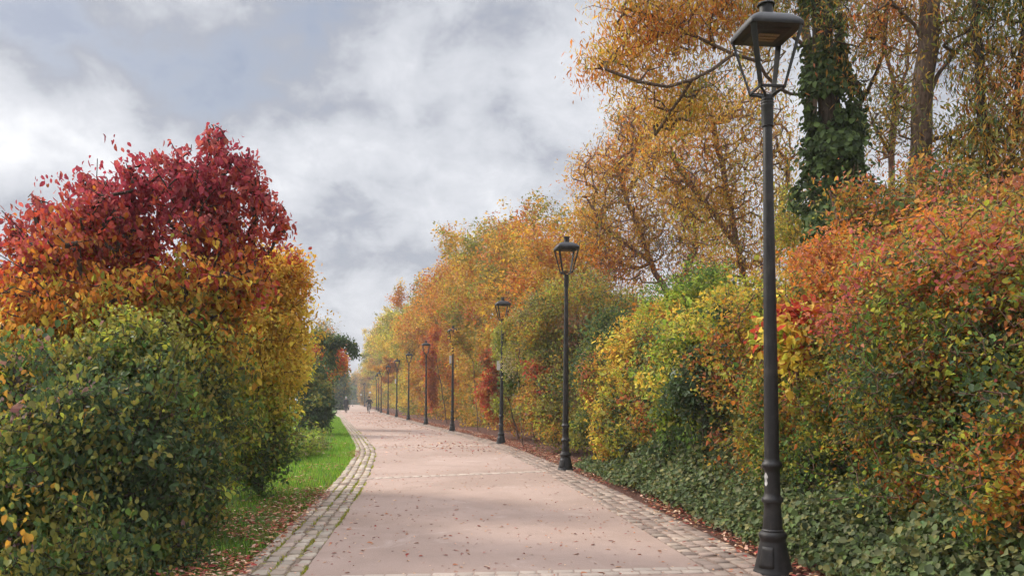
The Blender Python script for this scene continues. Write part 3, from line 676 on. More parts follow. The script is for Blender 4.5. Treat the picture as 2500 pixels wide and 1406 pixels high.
# a wall of tall trees leafing to the ground along the lamp posts
OR_ = [('OLV', .12), ('AMB', .20), ('GOLD', .24), ('RUST', .16), ('ORA', .28)]
GO_ = [('OLV', .22), ('YG', .12), ('AMB', .30), ('GOLD', .26), ('RUST', .10)]
YE_ = [('OLV', .2), ('YG', .28), ('YEL', .2), ('GOLD', .32)]
MX_ = [('OLV', .26), ('BRN', .06), ('AMB', .24), ('GOLD', .14), ('RUST', .16), ('ORA', .14)]
WALL = [(29.5, 8.6, 2.7, OR_, 'orange leaved tree with reddish crown behind the third lamp post'), (34.0, 9.6, 2.7, MX_, 'russet tree between the third and fourth lamp posts'),
        (40.0, 10.3, 3.0, GO_, 'golden brown tree just behind the fourth lamp post'), (46.5, 10.9, 3.0, GO_, 'amber tree standing between the fourth and fifth lamp posts'),
        (54.0, 10.9, 3.1, OR_, 'rust orange tree between the fifth and sixth lamp posts'), (62.0, 10.7, 3.2, MX_, 'brownish orange tree beside the sixth lamp post'),
        (71.0, 10.6, 3.3, OR_, 'deep amber tree behind the seventh lamp post'), (82.0, 10.9, 3.6, YE_, 'golden yellow tree beside the eighth lamp post'),
        (96.0, 12.2, 4.2, YE_, 'pale yellow tree over the small far lamp posts'), (114.0, 13.4, 4.6, YE_, 'tall light yellow tree leaning over the far bend of the path'),
        (136.0, 14.0, 5.0, GO_, 'ochre tree over the far round signs'), (162.0, 15.0, 5.5, YE_, 'yellow tree farthest down the right side of the path'),
        (190.0, 12.0, 5.0, GO_, 'olive gold tree where the railing meets the hedge')]
for i, (Y, h, ry, pal, lab) in enumerate(WALL):
    x = float(lampX(Y)) + 2.75; h *= 1.06; g = np.random.default_rng(300 + i)
    bl = [(x + .2, Y, 1.5, 1.55, ry * 1.05, 2.2, 1.1), (x, Y + .3, 4.2, 1.9, ry, 2.6), (x - .3, Y, h * .66, 2.5, ry * .95, h * .22), (x - .1, Y + .4, h * .84, 1.9, ry * .75, h * .15, .9)]
    for k in range(7):
        kz = g.uniform(.2, .92) * h; bl.append((x + g.uniform(-1.2 if kz < 5.2 else -2.2, 1.0), Y + g.uniform(-.8, .8) * ry, kz, g.uniform(.5, 1.0), g.uniform(.7, 1.2), g.uniform(.7, 1.3), .8))
    if Y > 90: bl = [(a + (.6 if c < 5 else -.4), b, c, d * 1.15, e, f, *w) for (a, b, c, d, e, f, *w) in bl]
    plant('autumn_tree', lab, 'tree', 'trees lining the right side of the path', (x + .6, Y, 0), [[(x + .6, Y, 0), (x + .5, Y, h * .3), (x + .7, Y, h * .62)], [(x + .5, Y, h * .3), (x - .4, Y - .6, h * .6)], [(x + .5, Y, h * .2), (x + .9, Y + 1.2, h * .55)], [(x + .55, Y, h * .25), (x + .3, Y - 1.3, h * .5)]],
          bl, 1150 if Y < 100 else 800, 26, (.085 + Y * .00135, .05 + Y * .0009), pal, 310 + i, spread=.17 + Y * .0008, back=.6, gap=.32, gfreq=.75, freq=.55, noise_w=.8, r_max=.16, shape='kite', bias=.38, rise=.8)

# ------------------------------------------------------------------ loose trees behind the hedge on the right
GT = 'trees rising behind the right hedge'
W1 = [('OLV', .12), ('YG', .06), ('AMB', .20), ('GOLD', .34), ('YEL', .04), ('ORA', .26)]
W2 = [('OLV', .08), ('AMB', .18), ('GOLD', .32), ('ORA', .36), ('RUST', .06)]
W3 = [('MGR', .12), ('OLV', .40), ('AMB', .33), ('RUST', .15)]
plant('willow_tree', 'orange gold tree with thin see through crown above the olive dome', 'tree', GT, (4.2, 26, 0),
      [[(4.6, 27, 0), at(1640, 740, 27), at(1590, 640, 27), at(1545, 520, 27), at(1500, 400, 27)], [at(1640, 740, 27), at(1700, 600, 27), at(1690, 480, 27)], [at(1590, 640, 27), at(1480, 560, 26), at(1430, 480, 26)]],
      [blob(1480, 430, 26.5, 85, 110, 1.6), blob(1450, 560, 26, 65, 90, 1.6), blob(1560, 340, 27, 90, 100, 1.6), blob(1580, 530, 27, 120, 130, 1.8), blob(1500, 650, 26.5, 90, 70, 1.5), blob(1690, 560, 27, 110, 170, 1.8), blob(1420, 400, 26.5, 40, 45, 1), blob(1540, 270, 27, 70, 60, 1.2), blob(1640, 260, 27, 80, 70, 1.2)],
      2900, 9, (.125, .04), W2, 61, trunk=(.16, .05), spread=.24, back=.9, gap=.30, gfreq=.8, droop=.9, shape='kite', r_max=.085, bark=BARK_RED, noise_w=.8, freq=.6, r_tip=.006)
plant('willow_tree', 'golden willow whose long bare limb reaches left behind the nearest lantern', 'tree', GT, (5.2, 14.2, 0),
      [[(5.2, 14.2, 0), at(1995, 700, 14.2), at(1985, 330, 14.2), at(1975, 120, 14.2), at(1940, -120, 14.2)],
       [at(1985, 240, 14.2), at(1900, 215, 13.6), at(1850, 150, 13.2), at(1790, 133, 12.9), at(1740, 170, 12.8), at(1690, 195, 12.7), at(1630, 212, 12.7), at(1560, 200, 12.8), at(1480, 170, 12.9)],
       [at(1790, 133, 12.9), at(1700, 90, 13.3), at(1600, 40, 13.4), at(1520, 20, 13.3)], [at(1975, 120, 14.2), at(1860, 20, 14), at(1760, -60, 13.8), at(1600, -110, 13.6)], [at(1690, 195, 12.7), at(1640, 270, 13.3), at(1600, 330, 13.6)]],
      [blob(1510, 140, 13.4, 95, 60, .9), blob(1600, 60, 13.5, 110, 75, 1.1), blob(1720, 30, 13.7, 120, 90, 1.2), blob(1590, 190, 13.5, 75, 55, .8), blob(1700, 230, 13.7, 90, 70, .9, .6), blob(1830, 60, 13.9, 110, 110, 1.2, .8), blob(1720, -90, 13.7, 220, 80, 1.4), blob(1570, -20, 13.4, 90, 60, 1.0), blob(1440, 5, 13.2, 50, 14, .4, .6), blob(1440, 165, 13.3, 40, 26, .4, .8), blob(1650, 270, 13.6, 80, 50, .7, .6)],
      2300, 10, (.095, .026), W1, 62, trunk=(.17, .06), spread=.17, back=.6, gap=.30, gfreq=1.1, droop=1.1, shape='kite', r_max=.028, bark=BARK, noise_w=.75, freq=.9, r_tip=.003)
plant('willow_tree', 'amber tree with fine reddish branches framed just left of the nearest lamp post', 'tree', GT, (6.1, 21, 0),
      [[(6.1, 21, 0), at(1840, 760, 21), at(1800, 600, 21), at(1770, 440, 21), at(1740, 300, 21)], [at(1840, 760, 21), at(1900, 560, 21), at(1930, 380, 21)], [at(1800, 600, 21), at(1700, 470, 20.8), at(1640, 380, 20.6)]],
      [blob(1720, 340, 20.8, 110, 110, 1.4), blob(1780, 480, 21, 130, 130, 1.5), blob(1660, 450, 20.6, 80, 110, 1.3), blob(1860, 350, 21, 90, 150, 1.4), blob(1790, 630, 21, 130, 90, 1.4), blob(1640, 300, 20.6, 60, 60, 1.0), blob(1910, 560, 21, 70, 130, 1.3), blob(1740, 240, 20.8, 90, 70, 1.1), blob(1860, 230, 21, 80, 80, 1.1), blob(1580, 380, 20.6, 60, 90, 1.0)],
      2300, 9, (.115, .034), W1[1:] + [('OLV', .12)], 63, trunk=(.13, .04), spread=.22, back=.9, gap=.30, gfreq=.9, droop=.9, shape='kite', r_max=.07, bark=BARK_RED, noise_w=.8, freq=.7, r_tip=.0055)

def ivy_extra(pts, radii, count, seed, leafL=.085):
    def f(root, o, rng):
        n = count
        P = np.array(pts, float); R = np.array(radii, float); m = len(P) - 1
        seg = np.linalg.norm(np.diff(P, axis=0), axis=1); k = rng.choice(m, n, p=seg / seg.sum()); t = rng.random((n, 1))
        c = P[k] * (1 - t) + P[k + 1] * t; r = R[k] * (1 - t[:, 0]) + R[k + 1] * t[:, 0]
        a = rng.random(n) * 2 * np.pi; out = np.stack([np.cos(a), np.sin(a), np.zeros(n)], 1)
        lump = .25 + 1.35 * vnoise(c + out * .5, 2.1, seed); lump = np.where(rng.random(n) < .08, lump * rng.uniform(1, 1.5, n), lump)
        pos = c + out * (r * lump * rng.random(n) ** .35)[:, None]
        keep = vnoise(pos, 2.3, seed + 1) > np.interp(pos[:, 2], [3.5, 6.2, 7.6], [.34, .38, .60]); pos, out, c = pos[keep], out[keep], c[keep]; n = len(pos)
        d = out * .35 + np.array((0, 0, -.8)) + rng.normal(0, .45, (n, 3)); nr = out + np.array((0, 0, .5)) + rng.normal(0, .4, (n, 3))
        pal = np.array([(.06, .09, .035), (.085, .125, .045), (.11, .155, .05), (.14, .20, .06)]); col = pal[rng.integers(0, 4, n)] * rng.uniform(.7, 1.3, (n, 1))
        V, Fq, cv = leaves(pos, d, nr, leafL * rng.uniform(.6, 1.25, n), leafL * .95 * rng.uniform(.7, 1.1, n), col, 'oval', rng)
        np_mesh('ivy', V - o, [Fq], GLOSSLEAF, root, color=cv)
    return f
IV = [at(2040, 760, 12.6), at(2045, 520, 12.6), at(2040, 330, 12.6), at(2018, 190, 12.6), at(2008, 60, 12.6), at(2000, -60, 12.6)]
plant('ivy_clad_tree', 'tree with its trunk wrapped in dark green ivy, right of the nearest lantern', 'tree', GT, (5.0, 12.6, 0),
      [[(5.0, 12.6, 0)] + IV, [at(2035, 300, 12.6), at(2110, 240, 12.5), at(2160, 120, 12.4), at(2180, -20, 12.3)], [at(2040, 330, 12.6), at(1960, 300, 12.5), at(1900, 320, 12.4)], [at(2110, 240, 12.5), at(2180, 190, 12.3), at(2240, 190, 12.2)]],
      [blob(2060, -20, 12.5, 140, 110, 1.1), blob(2150, 80, 12.4, 110, 90, 1.0, .6), blob(1940, -60, 12.4, 120, 90, 1.0), blob(2000, 40, 12.0, 110, 70, .6, 1.1), blob(2090, 180, 12.1, 60, 90, .6, .5)], 620, 13, (.08, .022), W3, 64, spread=.14, back=.6, gap=.42, droop=1.0, shape='kite', r_max=.17, bark=BARK_DARK, trunk=(.24, .14),
      extra=ivy_extra(IV, [.66, .60, .44, .42, .36, .26], 15000, 7, .095))
plant('bare_trunk_tree', 'tall tree with thick bare brown trunk and sparse leaves, right of the ivy', 'tree', GT, (6.1, 11.2, 0),
      [[(6.1, 11.2, 0), at(2238, 600, 11.2), at(2244, 420, 11.2), at(2252, 200, 11.2), at(2268, 60, 11.2), at(2280, -150, 11.2)], [at(2250, 240, 11.2), at(2330, 130, 11.1), at(2400, 60, 11), at(2450, -60, 11)],
       [at(2262, 110, 11.2), at(2190, 20, 11.1), at(2130, -60, 11)], [at(2248, 330, 11.2), at(2320, 330, 11.1), at(2400, 290, 11)]],
      [blob(2330, 60, 11.1, 130, 90, 1.1), blob(2200, 30, 11.2, 110, 90, 1.0), blob(2380, 260, 11, 90, 110, .9, .7), blob(2180, 260, 11.3, 80, 130, .9, .6), blob(2280, -100, 11.2, 200, 80, 1.3), blob(2310, 330, 11.1, 70, 60, .8, .5)],
      520, 12, (.09, .025), W3, 65, trunk=(.17, .125), spread=.16, back=.7, gap=.42, gfreq=1.1, droop=1.0, shape='kite', r_max=.155, bark=BARK, r_tip=.0036)
plant('forked_tree', 'slender reddish stemmed tree forking between the ivy clad trunk and the thick bare trunk', 'tree', GT, (6.2, 13.4, 0),
      [[(6.2, 13.4, 0), at(2172, 600, 13.4), at(2176, 380, 13.4), at(2186, 240, 13.4)], [at(2186, 240, 13.4), at(2165, 140, 13.4), at(2150, 40, 13.3), at(2140, -80, 13.3)], [at(2186, 240, 13.4), at(2215, 170, 13.4), at(2222, 60, 13.4), at(2230, -80, 13.4)], [at(2176, 380, 13.4), at(2130, 300, 13.3), at(2110, 200, 13.3)]],
      [blob(2160, 60, 13.4, 80, 100, .9), blob(2150, 300, 13.4, 70, 120, .9), blob(2220, 200, 13.4, 60, 130, .9), blob(2150, 480, 13.4, 80, 90, .9)], 520, 7, (.08, .024), W3, 66, spread=.16, back=.6, gap=.40, droop=.9, shape='kite', r_max=.05, bark=BARK_RED, r_tip=.004)
plant('olive_tree', 'olive brown tree with drooping narrow leaves filling the top right corner', 'tree', GT, (6.9, 10.6, 0),
      [[(6.9, 10.6, 0), at(2430, 560, 10.6), at(2400, 300, 10.6), at(2390, 120, 10.6), at(2380, -80, 10.6)], [at(2430, 560, 10.6), at(2480, 330, 10.5), at(2490, 150, 10.4), at(2500, -50, 10.4)], [at(2400, 300, 10.6), at(2330, 200, 10.5)]],
      [blob(2440, 120, 10.5, 80, 170, .9), blob(2500, 250, 10.3, 70, 180, .9), blob(2400, 330, 10.7, 80, 110, .9), blob(2330, 400, 10.9, 90, 70, .9, .8), blob(2450, 420, 10.6, 90, 80, .9), blob(2470, -60, 10.5, 120, 80, 1)],
      900, 14, (.09, .025), W3, 67, trunk=(.09, .05), spread=.14, back=.6, gap=.36, gfreq=1.3, droop=1.1, shape='kite', r_max=.07, bark=BARK_DARK, r_tip=.0035)
plant('thin_tree', 'thin pinkish stem with yellowing leaves standing right behind the nearest lamp post', 'tree', GT, (5.2, 15.6, 0),
      [[(5.2, 15.6, 0), at(1955, 760, 15.6), at(1940, 620, 15.6), at(1925, 480, 15.6), at(1915, 400, 15.6)]], [blob(1930, 560, 15.6, 60, 120, .9), blob(1950, 700, 15.6, 60, 70, .8)], 330, 14, (.085, .03), [('OLV', .35), ('YG', .3), ('GOLD', .35)], 68,
      spread=.15, gap=.36, droop=.8, shape='kite', r_max=.05, bark=BARK_RED)
for (lab, px, Y, hy, pal, sd_) in (('orange tree in the second row seen through gaps above the yellow green hedge', 1760, 30, 420, W2, 71), ('olive tree in the second row seen between the bare trunks', 2230, 18, 330, W3, 72),
                                   ('russet tree in the second row behind the ivy clad trunk', 2020, 22, 420, W2, 73), ('golden tree in the second row behind the orange gold one', 1540, 40, 520, W1, 74)):
    x, _, _ = at(px, HOR, Y); h = EYE + (HOR - hy) / F * Y
    plant('willow_tree', lab, 'tree', GT, (x, Y, 0), [[(x, Y, 0), (x, Y, h * .4), (x + .2, Y, h * .8)], [(x, Y, h * .3), (x - 1, Y, h * .6)], [(x, Y, h * .3), (x + 1, Y, h * .6)]],
          [(x, Y, h * .3, 2.4, 1.5, h * .28), (x, Y, h * .62, 2.0, 1.5, h * .3), (x - 1.2, Y, h * .45, 1.5, 1.2, h * .2), (x + 1.2, Y, h * .5, 1.5, 1.2, h * .22)], 900, 8, (.11, .04), pal, sd_, spread=.2, back=.7, gap=.38, gfreq=.8, droop=.8, shape='kite', r_max=.1, bark=BARK_RED, r_tip=.004)

# ------------------------------------------------------------------ ground cover and litter
def ivy_cover():
    r = np.random.default_rng(77); n = 52000
    y = 4.2 + (r.random(n) ** 1.2) * 14; u = r.random(n)
    x0 = u * .9
    hh = (.12 + 1.0 * u ** .8) * (.5 + vnoise(np.stack([y, u * 3, y * 0], 1), .9, 3)) * np.interp(y, [4, 12, 18.2], [1.15, 1.0, .45]) * (.55 + .9 * vnoise(np.stack([x0, y, y * 0], 1), 1.2, 31))
    x = rightOut(y) + .24 + 1.0 * u + r.normal(0, .06, n) + .25 * (vnoise(np.stack([y, y * 0, y * 0], 1), .7, 4) - .5)
    z = hh * r.random(n) ** .45 + .02
    P = np.stack([x, y, z], 1)
    d = np.array((-.5, -.2, -.35)) + r.normal(0, .6, (n, 3)); nr = np.array((-.5, -.2, .8)) + r.normal(0, .35, (n, 3))
    pal = np.array([(.062, .085, .036), (.085, .118, .045), (.10, .135, .048), (.125, .175, .055), (.15, .16, .075), (.19, .18, .06)]); col = pal[r.integers(0, 6, n)] * r.uniform(.75, 1.35, (n, 1))
    L = .052 * np.exp(r.normal(-.05, .33, n)).clip(.4, 1.5)
    V, Fq, cv = leaves(P, d, nr, L, L * .95, col, 'oval', r)
    tag(np_mesh('ivy_ground_cover', V, [Fq], GLOSSLEAF, color=cv), 'dark green ivy carpet at the foot of the right hedge', 'ivy', kind='stuff')
ivy_cover()

DRY = np.array([(.30, .085, .055), (.40, .15, .07), (.52, .28, .15), (.22, .07, .05), (.60, .42, .28), (.34, .07, .055), (.56, .33, .24)])
def flat_leaves(name, x, y, z, size, seed, label, cols=DRY):
    r = np.random.default_rng(seed); n = len(x); a = r.random(n) * 2 * np.pi
    d = np.stack([np.cos(a), np.sin(a), r.normal(.05, .22, n)], 1); nr = np.array((0, 0, 1.)) + r.normal(0, .35, (n, 3))
    L = size * r.uniform(.6, 1.4, n)
    V, Fq, cv = leaves(np.stack([x, y, z], 1), d, nr, L, L * r.uniform(.22, .55, n), cols[r.integers(0, len(cols), n)] * r.uniform(.75, 1.25, (n, 1)), 'oval', r)
    V[:, 2] = np.maximum(V[:, 2], np.repeat(z, 6) - .006)
    return tag(np_mesh(name, V, [Fq], LITTER, color=cv), label, 'leaf litter', kind='stuff')
r = np.random.default_rng(90)
n = 26000; y = 4 + r.random(n) ** 1.7 * 110; x = rightOut(y) + r.normal(.2, .24, n)
ok = vnoise(np.stack([x, y, x * 0], 1), .8, 8) + (x - rightOut(y)) * .75 > r.uniform(.30, .72, n)
flat_leaves('fallen_leaves', x[ok], y[ok], np.full(ok.sum(), .022) + r.random(ok.sum()) * .03, .062, 91, 'red brown fallen leaves drifted along the foot of the right hedge')
n = 16000; y = 4 + r.random(n) ** 1.6 * 40; x = leftOut(y) - np.abs(r.normal(0, .7, n)) + .12
ok = vnoise(np.stack([x, y, x * 0], 1), .7, 9) + np.clip(14 - y, -4, 4) * .055 - (leftOut(y) - x) * .12 > r.uniform(.38, .75, n)
flat_leaves('fallen_leaves', x[ok], y[ok], np.full(ok.sum(), .01) + r.random(ok.sum()) * .045, .058, 92, 'orange and brown fallen leaves on the grass beside the left stone border')
n = 5200; y = 22 + r.random(n) * 75; u = r.random(n) ** .8; x = leftX(y) + u * (rightX(y) - leftX(y))
ok = vnoise(np.stack([x, y, x * 0], 1), .5, 10) + .25 * u + np.clip((y - 35) * .012, 0, .2) > r.uniform(.5, .95, n)
flat_leaves('fallen_leaves', x[ok], y[ok], np.full(ok.sum(), .012), .085, 93, 'rusty fallen leaves scattered over the far part of the path')

n = 3800; y = 5 + r.random(n) ** 1.5 * 30; u = r.random(n); x = leftX(y) - .5 + u * (rightOut(y) - leftX(y) + .5)
ok = vnoise(np.stack([x, y, x * 0], 1), .7, 18) + .38 * np.abs(u - .5) ** 1.5 * 3 > r.uniform(.3, .95, n)
flat_leaves('fallen_leaves', x[ok], y[ok], np.where((x[ok] < leftX(y[ok])) | (x[ok] > rightX(y[ok])), .019, .010), .036, 94, 'small dry leaf scraps and willow leaves strewn over the near path and its borders')

# the loose leaves lying on the near path and its borders: one object each
PF = []
for q in range(5):
    g = np.random.default_rng(500 + q); L = 1.0
    V, Fq, cv = leaves(np.array([(0, 0, .02)]), np.array([(1., 0, .05)]), np.array([(0, g.normal(0, .25), 1.)]), np.array([L]), np.array([(.26, .5, .3, .42, .24)[q]]), DRY[q][None], 'oval', g)
    V[:, 2] = np.maximum(V[:, 2], 0); V[:, 0] -= .5
    o = np_mesh('fallen_leaf', V, [Fq], LITTER, color=cv); PF.append(o)
r = np.random.default_rng(95); cnt = 0; spots = []
while len(spots) < 250:
    yy = 6.6 + r.random() ** 1.6 * 15; u = r.random()
    xx = float(leftX(yy)) - .4 + u * (float(rightOut(yy)) - float(leftX(yy)) + .3)
    if vnoise(np.array([[xx, yy, 0]]), .9, 12)[0] + .15 * u > r.uniform(.3, .7): spots.append((xx, yy, r.uniform(.035, .075)))
spots += [(-.55, 8.1, .085), (.62, 7.9, .07), (.95, 7.3, .075), (-.1, 11.6, .075), (.3, 16.4, .08)]
for i, (xx, yy, s) in enumerate(spots):
    src = PF[i % 5]; o = src if i < 5 else src.copy()
    if i >= 5: COL.objects.link(o)
    o.location = (xx, yy, .017 if (xx < leftX(yy) or xx > rightX(yy)) else .008); o.rotation_euler = (0, 0, r.uniform(0, 6.28)); o.scale = (s, s, s)
    tag(o, 'small dry fallen leaf lying loose on the near part of the paved path', 'leaf', 'loose leaves lying on the near path')

def grass():
    r = np.random.default_rng(99); n = 62000
    y = 4.5 + r.random(n) ** 1.25 * 62; wd = np.interp(y, [4, 10, 20, 34, 50, 70], [1.5, 1.9, 3.0, 1.8, 1.5, 1.2])
    x = leftOut(y) - (r.random(n) ** 1.15) * wd + .03 * r.normal(size=n)
    k = (r.random(n) < np.interp(y, [4, 12, 16], [.62, .72, 1])) & (vnoise(np.stack([x, y, x * 0], 1), 1.6, 19) > np.interp(y, [4, 13, 17], [.40, .36, .12])) ; x, y = x[k], y[k]; n = len(x)
    h = r.uniform(.03, .085, n) * (1 + y * .012); w = .0035 + y * .00032
    a = r.random(n) * 2 * np.pi; le = r.normal(0, .035, (n, 2))
    b = np.stack([x, y, np.full(n, -.03)], 1); sx = np.stack([np.cos(a), np.sin(a), np.zeros(n)], 1) * w[:, None]
    tip = b + np.stack([le[:, 0], le[:, 1], h + .03], 1)
    V = np.stack([b - sx, b + sx, tip], 1).reshape(-1, 3); Fq = np.arange(n * 3).reshape(-1, 3)
    pal = np.array([(.13, .31, .025), (.18, .39, .03), (.25, .45, .04), (.10, .24, .025), (.33, .40, .06), (.16, .19, .04), (.24, .20, .07), (.12, .16, .035)])
    kk = np.where(r.random(n) < np.interp(y, [5, 13, 18], [.6, .45, .08]), r.integers(5, 8, n), r.integers(0, 5, n))
    col = np.repeat(pal[kk] * r.uniform(.8, 1.2, (n, 1)), 3, axis=0)
    tag(np_mesh('grass', V, [Fq], GRASSM, color=col), 'bright green lawn grass between the left shrubs and the stone border', 'grass', kind='stuff')
grass()
def moss():
    r = np.random.default_rng(101); n = 9000
    y = 5 + r.random(n) ** 1.5 * 34; k = r.choice([0, 1, 2, 3, 4], n, p=[.35, .3, .18, .1, .07]); x = leftX(y) - k * .145 + r.normal(0, .011, n)
    ok = vnoise(np.stack([x * 3, y, k * 7.], 1), 1.1, 15) > .55; x, y = x[ok], y[ok]; n = len(x)
    a = r.random(n) * 6.28; h = r.uniform(.015, .04, n); w = .006 + y * .0002
    b = np.stack([x, y, np.full(n, .0)], 1); sx = np.stack([np.cos(a) * w, np.sin(a) * w, np.zeros(n)], 1)
    V = np.stack([b - sx, b + sx, b + np.stack([r.normal(0, .015, n), r.normal(0, .015, n), h], 1)], 1).reshape(-1, 3)
    pal = np.array([(.30, .33, .04), (.42, .38, .06), (.2, .26, .03)])
    tag(np_mesh('joint_grass', V, [np.arange(n * 3).reshape(-1, 3)], GRASSM, color=np.repeat(pal[r.integers(0, 3, n)] * r.uniform(.8, 1.2, (n, 1)), 3, axis=0)), 'yellow green tufts growing in the joints of the left stone border', 'grass', kind='stuff')
moss()
# ------------------------------------------------------------------ lamp posts
PLATE = plain('enamel_plate', (.62, .60, .60), .45)
STICKER = plain('torn_sticker', (.36, .35, .34), .8, scale=25, amt=.5)
REFL = plain('dull_reflector', (.20, .125, .07), .5, scale=60)

def sq(h, z, rnd=.0, n=4):
    """a square ring of half width h with softly rounded corners"""
    pts = []
    c = h - rnd
    for k, (sx, sy) in enumerate(((1, 1), (-1, 1), (-1, -1), (1, -1))):
        for j in range(n):
            a = math.pi / 2 * (k + j / (n - 1)); pts.append((sx * c + rnd * math.cos(a), sy * c + rnd * math.sin(a), z))
    return pts
def loft(mb, rings, cap0=True, cap1=True):
    n = len(rings[0]); vs = [p for r_ in rings for p in r_]
    fs = [(i * n + k, i * n + (k + 1) % n, (i + 1) * n + (k + 1) % n, (i + 1) * n + k) for i in range(len(rings) - 1) for k in range(n)]
    if cap0: fs.append(tuple(range(n))[::-1])
    if cap1: fs.append(tuple(range((len(rings) - 1) * n, len(rings) * n)))
    return mb.add(vs, fs)

def make_lamp():
    t = empty('lamp_post')
    pr = [(.165, -.02), (.166, .012), (.160, .02), (.150, .06), (.130, .16), (.113, .245), (.108, .262), (.106, .272), (.110, .285), (.112, .296), (.118, .306), (.1185, .325), (.113, .342), (.098, .352), (.092, .356), (.093, .366), (.083, .378)]
    MB().lathe(pr, 32).build('base', IRON, t, smooth=True)
    pr = [(.083, .378), (.080, .44), (.071, .54), (.069, .582), (.074, .590), (.075, .600), (.088, .610), (.091, .628), (.087, .645), (.075, .654), (.073, .664), (.068, .670), (.067, .70), (.066, .85), (.066, .885), (.073, .893), (.074, .902), (.084, .912), (.087, .930), (.083, .946), (.073, .954), (.070, .962), (.065, .97),
          (.063, 1.0), (.060, 1.5), (.053, 2.4), (.045, 3.2), (.038, 3.855), (.0372, 3.86), (.050, 3.862), (.051, 4.03), (.052, 4.032), (.0555, 4.040), (.0555, 4.048), (.051, 4.054), (.0555, 4.062), (.0555, 4.070), (.051, 4.076), (.0545, 4.084), (.0545, 4.092), (.047, 4.10), (.045, 4.125), (.040, 4.13)]
    MB().lathe(pr, 32).build('post', IRON, t, smooth=True)
    d = MB(); vs = []
    for j in range(7):
        z = .055 + j * .030; q = float(np.interp(z, [.02, .06, .16, .245], [.150, .150, .130, .113])) + .0025
        q = float(np.interp(z, [.06, .16, .245], [.150, .130, .113])) + .0025
        for k in range(7): a_ = rad(222) + rad(-26 + k * 52 / 6); vs.append((q * math.cos(a_), q * math.sin(a_), z))
    d.add(vs, [(j * 7 + k, j * 7 + k + 1, j * 7 + k + 8, j * 7 + k + 7) for j in range(6) for k in range(6)])
    dr_ = d.build('access_door', IRON, t, smooth=True); so = dr_.modifiers.new('thickness', 'SOLIDIFY'); so.thickness = .004; so.offset = 1
    for k in range(4):                                     # curved brackets from the neck out to the corners of the cradle
        a = math.pi / 4 + k * math.pi / 2; c, s_ = math.cos(a), math.sin(a)
        pts = [(c * q, s_ * q, z) for q, z in ((.030, 4.105), (.05, 4.13), (.085, 4.148), (.125, 4.156), (.152, 4.166))]
        MB().tube(pts, [.014, .013, .012, .011, .011], 8).build('bracket', IRON, t, smooth=True)
    cr = MB(); h = .108
    for (x, y, sx, sy) in ((0, h, 2 * h + .02, .018), (0, -h, 2 * h + .02, .018), (h, 0, .018, 2 * h - .018), (-h, 0, .018, 2 * h - .018)): cr.box((x, y, 4.176), (sx, sy, .022))
    cr.build('cradle', IRON, t, bevel=.003)
    for k in range(4):                                     # flat corner bars flaring up to the roof
        a = math.pi / 4 + k * math.pi / 2; d = Vector((math.cos(a), math.sin(a), 0)); w = Vector((-d.y, d.x, 0)); mb = MB(); vs = []
        for q, z, wd in ((.150, 4.168, .019), (.302, 4.668, .027)):
            for (i, j) in ((-1, -1), (1, -1), (1, 1), (-1, 1)): vs.append(d * (q + j * .006) + w * i * wd + Vector((0, 0, z)))
        mb.add(vs, [(0, 1, 2, 3)[::-1], (4, 5, 6, 7), (0, 1, 5, 4), (1, 2, 6, 5), (2, 3, 7, 6), (3, 0, 4, 7)]).build('corner_bar', IRON, t, bevel=.003)
    H = .235; mb = MB()
    loft(mb, [sq(H - .012, 4.655, .03), sq(H, 4.658, .035), sq(H + .004, 4.672, .038), sq(H + .002, 4.692, .04), sq(H - .010, 4.716, .05), sq(H - .032, 4.745, .06), sq(H - .062, 4.770, .065), sq(H - .098, 4.788, .06), sq(H - .125, 4.797, .05), sq(.085, 4.803, .05)])
    mb.build('roof', IRON, t, smooth=True)
    MB().lathe([(.066, 4.800), (.060, 4.815), (.057, 4.83), (.057, 4.905), (.074, 4.908), (.076, 4.916), (.070, 4.924), (.02, 4.932)], 24).build('chimney', IRON, t, smooth=True)
    tr = MB(); loft(tr, [sq(.150, 4.640, .02), sq(.165, 4.6545, .02)]); tr = tr.build('light_tray', IRON, t, smooth=True)
    g = MB()
    for k in (-1, 0, 1): g.box((0, k * .052, 4.633), (.185, .034, .010))
    g.build('reflector', REFL, tr, bevel=.002)
    return t
def copy_tree(o, parent=None):
    c = o.copy(); COL.objects.link(c); c.parent = parent
    for ch in list(o.children): copy_tree(ch, c)
    return c
lamp0 = make_lamp(); lamps = []
LABS = ['largest black lantern post at the right, with a torn white sticker on its foot', 'black lantern post standing in front of the olive dome shrub, second along the path', 'black lantern post third along the path, white side plate, neck behind yellow green leaves',
        'black lantern post fourth along the path, its lantern overgrown by leaves', 'black lantern post in front of an orange creeper column, fifth along the path', 'black lantern post sixth along the path, between rust and amber trees',
        'black lantern post seventh along the path, with a narrow white plate', 'black lantern post eighth along the path, under an orange creeper clump', 'distant black lantern post ninth along the path, head lost in leaves', 'distant thin black lantern post tenth along the path, right of the cyclist',
        'distant thin black lantern post eleventh along the path, nearest the cyclist', 'farthest black lantern post, beyond the cyclist near the end railing']
LEAN = (-.0137, .0053, .013, .0085, .002, .010, .012, .006, .004, .004, 0, 0)
for i, (y, x) in enumerate(LAMPS):
    o = lamp0 if i == 0 else copy_tree(lamp0)
    o.location = (x, y, .012); o.rotation_euler = (0, LEAN[i], -heading(y) + rad(2.5)); o.scale = (1, 1, .9935 if i == 0 else 1); tag(o, LABS[i], 'lamp post', 'lantern posts along the right side of the path'); lamps.append(o)
s = MB()                                                   # the torn sticker follows the round foot of the nearest post
g = np.random.default_rng(5); n = 7; prof = []
